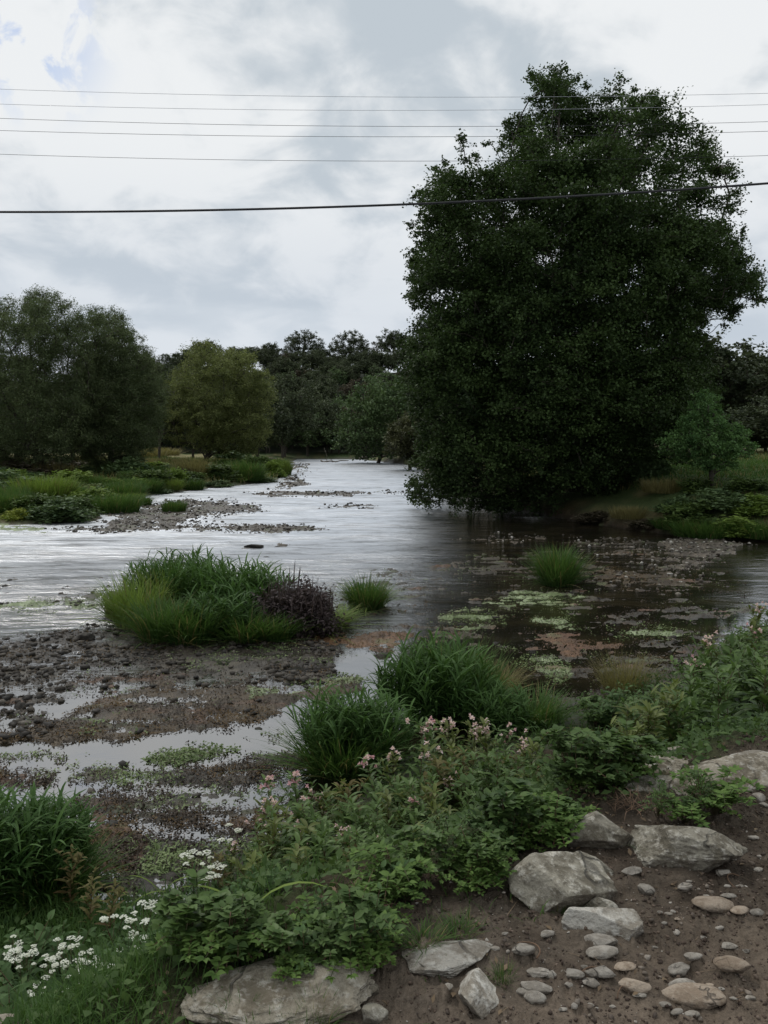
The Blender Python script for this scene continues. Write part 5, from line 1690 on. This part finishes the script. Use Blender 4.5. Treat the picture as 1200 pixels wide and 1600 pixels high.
BG = 'pink flowering balsams on the near bank'
for px, py, h, lb in [
        (425, 1190, 0.80, 'pink balsam farthest left, against the brown mud'), (440, 1255, 0.62, 'pink balsam with pale flowers low at the left of the stand'), (462, 1180, 0.85, 'pink balsam second from the left, against the brown mud'),
        (395, 1265, 0.5, 'short pink balsam over the mud below the leftmost ones'), (460, 1345, 0.35, 'single pink flowered balsam above the white flowers'), (575, 1290, 0.5, 'balsam with one white pink bloom in the middle of the bank'),
        (590, 1160, 0.75, 'pink balsam in front of the long leaved reeds'), (612, 1160, 0.75, 'pink balsam beside the long leaved reeds'), (660, 1108, 0.95, 'lilac pink balsam with the brightest flowers before the centre tussock'),
        (680, 1100, 0.95, 'tall pink balsam in front of the centre tussock'), (700, 1100, 0.95, 'pink balsam second from left before the centre tussock'), (735, 1105, 0.9, 'pink balsam pair top right of the centre tussock'), (765, 1100, 0.9, 'olive leaved pink balsam right of the centre tussock'),
        (690, 1145, 0.8, 'balsam with pink tufts below the centre tussock'), (820, 1130, 0.8, 'pink balsam farthest right of the central stand'), (1120, 975, 0.95, 'tall balsam with pink flowers at the right edge of the bank'), (1175, 925, 1.0, 'tallest balsam with tiny flowers at the right edge'),
        (1185, 960, 0.95, 'balsam with faded flowers at the right edge'), (360, 1300, 0.45, 'small pink balsam next to the white flowers'), (500, 1215, 0.75, 'pink balsam left of the middle of the stand'), (530, 1270, 0.6, 'pink balsam low in the left half of the stand'), (640, 1230, 0.7, 'pink balsam below the long leaved reeds'), (720, 1200, 0.7, 'pink balsam in the heart of the stand'), (415, 1225, 0.7, 'pale pink balsam between the two leftmost tall ones'), (480, 1300, 0.5, 'pink balsam at the lower left of the stand'), (1085, 1010, 0.8, 'pink balsam left of the tall ones at the right edge'), (640, 1320, 0.5, 'pink balsam nearest the path'), (790, 1115, 0.85, 'balsam with faint pink buds right of the centre tussock')]:
    place_by_top(px, py + 10, h, B_FL, 1, lb, 'flower', BG, 0.93)
# leafy unflowered balsams
LG = 'leafy balsams of the near bank'
cand = 0
for i in range(240):
    px = r.uniform(400, 900)
    lo = np.interp(px, [430, 560, 620, 700, 880], [1270, 1210, 1190, 1165, 1150])
    py = lo + r.uniform(0, 1) ** 1.1 * 200
    if py > np.interp(px, [430, 900], [1430, 1270]):
        continue
    k = r.choice([0, 0, 0, 0, 0, 0, 1, 1, 0, 0, 0, 2])
    pr_, lb = ((B_PL, 'green leafy balsam without flowers in the central stand'), (B_OL, 'olive leaved balsam without flowers in the central stand'), (B_RD, 'reddish leaved balsam in the central stand'))[k]
    place_by_top(px, py, r.uniform(0.5, 0.85), pr_, 1, lb, 'plant', LG, 0.76)
for i in range(75):
    px = r.uniform(960, 1230); py = np.interp(px, [960, 1040, 1100, 1160, 1230], [1085, 1040, 1000, 965, 940]) + r.uniform(0, 90)
    place_by_top(px, py, r.uniform(0.5, 0.85), B_BG + B_PL if px > 1060 else B_PL + B_OL, 1, 'broad leaved green balsam in the stand at the right edge', 'plant', 'leafy balsams at the right edge', 0.73, 0.86)
for px, py, h, lb in [(110, 1330, 0.45, 'reddish leaved balsam beside the left edge reeds'), (135, 1370, 0.4, 'yellowish red balsam right of the left edge reeds'), (170, 1385, 0.4, 'red tinged balsam above the white flowers'), (350, 1330, 0.4, 'red tinged balsam right of the brown mud'), (840, 1210, 0.6, 'reddish balsam at the right of the central stand')]:
    place_by_top(px, py, h, B_RD, 1, lb, 'plant', LG, 0.8)
# nettles and brambly plants
NG = 'nettles of the near bank'
for i in range(210):
    px = r.uniform(-30, 980)
    a = np.interp(px, [-30, 120, 300, 430, 600, 800, 980], [1440, 1400, 1370, 1320, 1290, 1230, 1150])
    b = np.interp(px, [-30, 300, 430, 560, 700, 850, 980], [1560, 1560, 1500, 1440, 1380, 1300, 1190])
    py = a + (b - a) * r.uniform(0, 1)
    lb = 'dark leafy nettle at the left part of the near bank' if px < 330 else 'dark leafy nettle between the balsams and the path' if px < 720 else 'leafy nettle on the right part of the near bank'
    if px < 330 and r.uniform() < 0.45:
        continue
    place_by_top(px, py, r.uniform(0.2, 0.42), N_PL, 1, lb, 'plant', NG, 0.42)
for i in range(60):
    px = r.uniform(940, 1150); py = r.uniform(1060, 1150)
    place_by_top(px, py, r.uniform(0.25, 0.5), N_PL, 1, 'leafy nettle in the mound above the flat ledge', 'plant', NG, 0.42)
# bright cut leaved plants along the path edge
CG = 'bright low plants along the path edge'
zones = [((300, 600, 1440, 1530), 26, 'bright leafy plant above the broad tan boulder'), ((580, 770, 1350, 1425), 20, 'bright low plant left of the flat faced boulder'), ((760, 910, 1290, 1345), 17, 'bright low plant behind the flat faced boulder'),
         ((880, 985, 1215, 1245), 14, 'bright low plant hanging over the humped boulder'), ((1010, 1125, 1262, 1300), 6, 'low leafy plant before the pale flat ledge'), ((880, 1190, 1110, 1150), 20, 'bright low plant above the pale flat ledge'), ((440, 590, 1500, 1545), 14, 'low leafy plant right of the broad tan boulder top')]
for (x0, x1, y0, y1), n, lb in zones:
    for i in range(n):
        px = r.uniform(x0, x1); t = (px - x0) / (x1 - x0)
        py = y0 + (y1 - y0) * (0.45 * (1 - t) + 0.55 * r.uniform(0, 1))
        P = on_ground(px, py)
        if r.uniform() < 0.3:
            show_copy(N_PL[r.integers(5)], tuple(P), r.uniform(0, 6.28), r.uniform(0.25, 0.5), 'small nettle among the ' + lb.replace('bright ', 'bright ', 1).replace('plant', 'plants'), 'plant', NG)
        show_copy(C_PL[r.integers(5)] if r.uniform() < 0.68 else C_P2[r.integers(3)], tuple(P), r.uniform(0, 6.28), r.uniform(0.5, 1.35) * np.clip(P[1] / 3.4, 0.8, 1.25), lb, 'plant', CG)
# yarrow
YG = 'white flowered yarrow plants'
for px, py, h, lb in [
        (12, 1475, 0.32, 'white yarrow at the far left edge'), (50, 1478, 0.32, 'white yarrow second from the left edge'), (90, 1470, 0.34, 'white yarrow with a broad row of heads at lower left'), (120, 1465, 0.34, 'white yarrow right of the broad row at lower left'),
        (110, 1505, 0.30, 'dense white yarrow in the lower left grass'), (150, 1500, 0.30, 'densest white yarrow in the middle of the lower left patch'), (160, 1525, 0.28, 'low white yarrow at the bottom of the lower left patch'), (185, 1490, 0.32, 'white yarrow on the right side of the lower left patch'),
        (190, 1425, 0.36, 'white yarrow in the upper row near the pale long leaves'), (220, 1412, 0.38, 'tallest white yarrow of the upper row'), (235, 1435, 0.34, 'white yarrow right of the tallest of the upper row'), (300, 1335, 0.42, 'white yarrow against the mud at the top of the patch'),
        (335, 1350, 0.4, 'white yarrow just right of the topmost one'), (320, 1372, 0.36, 'white yarrow below the topmost pair'), (395, 1405, 0.25, 'single white yarrow head in dark leaves'), (360, 1290, 0.45, 'slim white yarrow near the pink balsams'), (105, 1545, 0.2, 'tiny white yarrow near the bottom'), (30, 1500, 0.3, 'white yarrow under the far left pair'), (75, 1500, 0.3, 'white yarrow between the far left and the dense heads'), (135, 1485, 0.33, 'white yarrow behind the dense heads of the patch'), (205, 1460, 0.34, 'white yarrow between the upper row and the lower patch'), (130, 1530, 0.26, 'white yarrow low below the dense heads'), (65, 1545, 0.22, 'short white yarrow near the bottom left corner')]:
    place_by_top(px, py, h, Y_PL, 1, lb, 'flower', YG, 0.40)

# undergrowth: leaves and grass that nobody could count
def bank_points(n, x0, x1, y0, y1, pmin=0.0, smin=0.05):
    X = r.uniform(x0, x1, n); Yv = r.uniform(y0, y1, n)
    zz, ss, nn_, pp, pee, pin_, _ = terrain(X, Yv, True)
    k = nn_ & (ss > smin) & (pp > pmin) & (np.abs(X) / (Yv + 1.0) < 0.75)
    return X[k], Yv[k], zz[k], ss[k], pp[k]


X, Yv, zz, ss, pp = bank_points(420000, -5, 14, 1.4, 19, 0.06)
d = fbm(X * 2.2, Yv * 2.2, s=95, o=3)
k = r.uniform(0, 1, len(X)) < np.clip(0.55 + d * 0.8, 0.05, 1) * np.clip(pp * 4, 0.1, 1)
X, Yv, zz, pp, ss = X[k], Yv[k], zz[k], pp[k], ss[k]
tall = (0.05 + 0.22 * np.clip(pp, 0, 1)) * (0.6 + 0.6 * np.clip(d[k], -0.5, 1))
P = np.stack([X, Yv, zz + r.uniform(0.0, 1, len(X)) * tall], 1)
V, Fq = leaves(P, 0.045, -0.05, 0.6, 0.7, r=r)
tt = np.clip(0.45 + 0.5 * fbm(X * 1.5, Yv * 1.5, s=96, o=3) + r.normal(0, 0.15, len(X)), 0, 1)
me = mesh_np('undergrowth', V, Fq, M['undergrowth'], np.repeat(tt, 4))
print('undergrowth', len(X))
tag(link('undergrowth', me), 'low tangle of small leaves covering the near bank', None, None, 'stuff')
X, Yv, zz, ss, pp = bank_points(300000, -5, 12, 1.4, 16, -1.0)
e_ = bank_points(90000, -3.2, -0.1, 1.2, 5.2, -1.0)
X, Yv, zz, ss, pp = (np.concatenate([a_, b_]) for a_, b_ in zip((X, Yv, zz, ss, pp), e_))
d = fbm(X * 1.1, Yv * 1.1, s=97, o=3)
left = sstep(-0.2, -0.9, X) * sstep(6.5, 5, Yv)
kp = np.clip(0.03 + 0.22 * (d > 0.12) + 0.55 * left, 0, 1) * np.where(pp < 0.02, 0.0, np.clip(pp * 3, 0.15, 1))
kp = np.maximum(kp, 0.30 * sstep(0.35, 0.0, segdist(X, Yv, [(-0.5, 2.35), (0.0, 2.9), (0.45, 3.1)], False)) * (d > -0.15) + 0.0)
kp = np.maximum(kp, 0.42 * sstep(0.28, 0.05, segdist(X, Yv, [(-0.15, 2.35), (0.30, 2.75), (0.62, 3.0)], False)) * (fbm(X * 5, Yv * 5, s=94, o=3) > -0.05))
k = r.uniform(0, 1, len(X)) < kp
X, Yv, zz, pp = X[k], Yv[k], zz[k], pp[k]
n = len(X)
L = r.uniform(0.06, 0.20, n) * (0.45 + np.clip(pp, 0, 0.8))
V, Fq, C, m = strips(np.stack([X, Yv, zz - 0.005], 1), r.uniform(0, 6.28, n), L, 0.0045 * r.uniform(0.7, 1.5, n) * np.clip(Yv / 3.5, 0.8, 2), r.uniform(0, 0.7, n), r.uniform(0.2, 1.4, n), 4)
print('bank grass', n)
me = mesh_np('bank_grass', V, Fq, M['grass'], np.repeat(np.clip(0.5 + r.normal(0, 0.2, n), 0, 1), m))
tag(link('bank_grass', me), 'fine green grass growing over the near bank', None, None, 'stuff')

# pale long leaves lying over the grass at lower left
for px, py, lb in [(150, 1385, 'long pale leaf arching over the grass right of the left edge reeds'), (250, 1375, 'long pale leaf above the upper row of white flowers'), (190, 1410, 'long pale blade just left of the upper white flowers'), (380, 1415, 'long pale blade over the dark nettles')]:
    P = on_ground(px, py + 30)
    V, Fq, C, m = strips(np.array([[0, 0, 0.0], [0.01, 0.01, 0]]), np.array([r.uniform(-0.5, 0.5), r.uniform(2.5, 3.5)]), np.array([0.34, 0.28]), 0.016, np.array([0.5, 0.4]), np.array([1.5, 1.2]), 7, 'leaf', 0.3)
    acc = Acc().add(V, Fq, 0.95)
    tag(acc.build('fallen_reed', M['lightgrass'], None, loc=tuple(P)), lb, 'leaf', 'long pale blades')

# green water weed on the surface: small leaves clumped in mats
n = 160000
ux = r.uniform(-30, 1200, n); uy = r.uniform(815, 1200, n)
P3 = atz(ux, uy, 0.0); X, Yv = P3[0], P3[1]
zz, ss, nn_, pp, pee, pin_, KK = terrain(X, Yv, True)
dn = fbm(X * 1.6, Yv * 2.6, s=98, o=4, g=0.6)
k = (ss < -0.2) & (((KK['green'] > 0.25) & (dn > -0.25) & (r.uniform(0, 1, n) < 0.55)) | ((dn > 0.42) & (r.uniform(0, 1, n) < 0.18) & (X > -4 + 0 * X) & (uy > 880)))
X, Yv, zz, dn = X[k], Yv[k], zz[k], dn[k]
V, Fq = leaves(np.stack([X, Yv, np.maximum(zz, 0) + r.uniform(0.002, 0.02, len(X))], 1), 0.035, 0.02, 0.8, 0.95, r=r)
V[:, 2] = np.maximum(V[:, 2], 0.003)
me = mesh_np('water_weed', V, Fq, M['weed'], np.repeat(np.clip(0.3 + dn * 0.6 + r.normal(0, 0.15, len(X)), 0, 1), 4))
print('weed', len(X))
tag(link('water_weed', me), 'pale green water weed floating in patches on the shallows', None, None, 'stuff')

n = 420000
ux = r.uniform(-60, 1240, n); uy = 860 + 560 * r.uniform(0, 1, n) ** 1.1
P3 = atz(ux, uy, 0.0); X, Yv = P3[0], P3[1]
zz, ss, nn_, pp, pee, pin_, KK = terrain(X, Yv, True)
dn = fbm(X * 2.6, Yv * 3.6, s=101, o=5, g=0.65)
mk = np.maximum.reduce([KK['brown'], KK['mud'], KK['rust'], KK['stone'] * 0.6])
k = (ss < 0.1) & (zz > -0.012) & (mk > 0.2) & (r.uniform(0, 1, n) < 0.45 + dn)
X, Yv, zz, dn = X[k], Yv[k], zz[k], dn[k]
hue = fbm(X * 1.3, Yv * 2.0, s=102, o=4) + r.normal(0, 0.16, len(X)) + 0.35 * (KK['rust'][k] > 0.3) + 0.22 * (KK['brown'][k] > 0.3) - 0.08
V, Fq = leaves(np.stack([X, Yv, np.maximum(zz, 0) + r.uniform(0.0, 0.018, len(X))], 1), 0.034, 0.0, 0.45, 0.85, r=r)
mi = np.where(hue > 0.22, 1, np.where((hue < -0.42), 2, 0))
me = mesh_np('river_algae', V, Fq, None, np.repeat(np.clip(0.45 + dn * 0.7 + r.normal(0, 0.2, len(X)), 0, 1), 4), mats=[M['mudflake'], M['rustflake'], M['weed']], midx=mi)
print('algae', len(X))
tag(link('river_algae', me), 'brown and rusty algae lying in mats over the shallow river bed', None, None, 'stuff')

# ------------------------------------------------------------------ driftwood at the far river bend
for pts, rad, lb in [([(560, 716), (600, 712), (640, 706)], 0.22, 'long pale driftwood trunk on the spit at the river bend'), ([(600, 722), (612, 715), (622, 708)], 0.15, 'upright driftwood limb leaning on the long trunk'),
                     ([(500, 722), (520, 720), (545, 720)], 0.12, 'thin driftwood pole at the far water edge'), ([(380, 722), (400, 716), (432, 716)], 0.2, 'grey fallen branch on the left bank corner')]:
    q = np.array([aty(a, b, 128 - 0.2 * i) for i, (a, b) in enumerate(pts)])
    q[:, 2] = np.maximum(q[:, 2], 0.1)
    qq = np.stack([np.interp(np.linspace(0, 2, 9), [0, 1, 2], q[:, i]) for i in range(3)], 1)
    qq += r.normal(0, 0.08, qq.shape)
    V, Fs = tube(qq, np.linspace(rad, rad * 0.4, 9), 7)
    acc = Acc().add(V, Fs)
    for j in range(3):
        b = qq[2 + 2 * j]
        e = b + r.normal(0, 0.8, 3) + [0, 0, 0.7]
        V, Fs = tube(np.stack([b, (b + e) / 2 + r.normal(0, 0.1, 3), e]), [rad * 0.4, rad * 0.25, rad * 0.08], 5)
        acc.add(V, Fs)
    tag(acc.build('driftwood', M['driftwood'], None, True), lb, 'driftwood', 'driftwood at the river bend')

# twigs and curled stem on the path
for px, py, L, a, lb in [(1010, 1552, 0.10, 1.9, 'curved brown twig beside the cream grey cobble cluster'), (838, 1508, 0.09, 0.5, 'short pale twig below the pale oval cobble'), (1155, 1372, 0.10, 2.6, 'curled dry stem on the path near the right edge'), (672, 1392, 0.12, 1.6, 'thin dry stick poking up left of the flat faced boulder'), (940, 1530, 0.06, 1.2, 'tiny twig between the cobbles')]:
    P = on_ground(px, py)
    t = np.linspace(0, 1, 9)
    q = np.stack([np.cos(a + t * 1.6) * L * t, np.sin(a + t * 1.6) * L * t, 0.006 + 0.012 * np.sin(t * 3)], 1)
    V, Fs = tube(q, np.linspace(0.003, 0.0015, 9), 5)
    tag(Acc().add(V, Fs).build('twig', M['drystem'], None, True, tuple(P)), lb, 'twig')
n = 5000
X = r.uniform(-1.2, 3.8, n); Yv = r.uniform(1.4, 6.2, n)
zz, ss, nn_, pp, pee, pin_, _ = terrain(X, Yv, True)
k = (pp < 0.3) & (r.uniform(0, 1, n) < 0.15 + 0.85 * np.exp(-pee * 3.5) * (pp < 0.3))
X, Yv, zz = X[k], Yv[k], zz[k]
V, Fq = leaves(np.stack([X, Yv, zz + 0.006], 1), 0.028, 0.05, 0.5, 0.95, r=r)
me = mesh_np('leaf_litter', V, Fq, M['litter'], np.repeat(r.uniform(0, 1, len(X)), 4))
tag(link('leaf_litter', me), 'scraps of dead leaf lying on the path edge', None, None, 'stuff')
n = 900
X = r.uniform(-1.0, 3.6, n); Yv = r.uniform(1.5, 5.6, n)
zz, ss, nn_, pp, pee, pin_, _ = terrain(X, Yv, True)
k = (pp < 0.3) & (r.uniform(0, 1, n) < 0.2 + 0.8 * np.exp(-pee * 3))
X, Yv, zz = X[k], Yv[k], zz[k]
V, Fq, C, m = strips(np.stack([X, Yv, zz + 0.004], 1), r.uniform(0, 6.28, len(X)), r.uniform(0.03, 0.12, len(X)), 0.0022, r.uniform(1.35, 1.57, len(X)), r.uniform(-0.1, 0.15, len(X)), 4)
tag(link('dead_grass', mesh_np('dead_grass', V, Fq, M['litter'], np.repeat(r.uniform(0.4, 1, len(X)), m))), 'dead grass stalks strewn over the path edge', None, None, 'stuff')
# dead stems on the humped boulder
for px, py, lb in [(985, 1268, 'tangle of dead brown stems between the humped boulder and the long grey boulder'), (1000, 1185, 'dead brown leaf litter on the earth covered slab'), (560, 1415, 'tuft of dead stems in the leaves left of centre')]:
    P = on_ground(px, py)
    n = 60
    V, Fq, C, m = strips(np.stack([r.normal(0, 0.05, n), r.normal(0, 0.03, n), np.full(n, 0.0)], 1), r.uniform(0, 6.28, n), r.uniform(0.05, 0.13, n), 0.004, r.uniform(0.2, 1.4, n), r.uniform(0.3, 2.0, n), 5)
    tag(Acc().add(V, Fq, 0.3).build('dead_stems', M['drystem'], None, loc=(P[0], P[1], P[2] + 0.01)), lb, 'dead plant')

for fam in (C_P2, B_FL, B_PL, B_OL, B_RD, B_BG, N_PL, C_PL, Y_PL):
    for pr_ in fam:
        if 'label' not in pr_:
            for ch in list(pr_.children_recursive):
                bpy.data.objects.remove(ch)
            bpy.data.objects.remove(pr_)

# ------------------------------------------------------------------ overhead lines
def cable(pts, D, rad, mat, label, name='overhead_wire', group='thin overhead wires'):
    xs_ = [q[0] for q in pts]; ys_ = [q[1] for q in pts]
    co = np.polyfit(xs_, ys_, 2)
    px = np.linspace(-900, 2100, 60)
    q = aty(px, np.polyval(co, px), D).T
    V, Fs = tube(q, rad, 6)
    tag(Acc().add(V, Fs).build(name, mat, None, True), label, 'cable', group)


cable([(0, 331), (400, 327), (640, 320), (900, 305), (1200, 287)], 13.0, 0.017, M['cable'], 'thick black cable crossing in front of the alder, lowest of all the lines', 'overhead_cable', None)
cable([(0, 241), (400, 250), (650, 252), (1200, 243)], 27.0, 0.0062, M['cable'], 'thin dark wire just above the thick black cable')
cable([(0, 204), (400, 212), (700, 214), (1200, 205)], 27.0, 0.0062, M['cable'], 'thin dark wire second above the thick black cable')
cable([(0, 185), (400, 195), (700, 198), (1200, 190)], 27.3, 0.0062, M['cable'], 'thin dark wire third above the thick black cable')
cable([(0, 163), (400, 170), (780, 173), (1200, 163)], 27.6, 0.0055, M['wire'], 'faint grey wire second from the top')
cable([(0, 139), (400, 150), (800, 151), (1200, 146)], 27.9, 0.0055, M['wire'], 'faint grey wire at the very top')
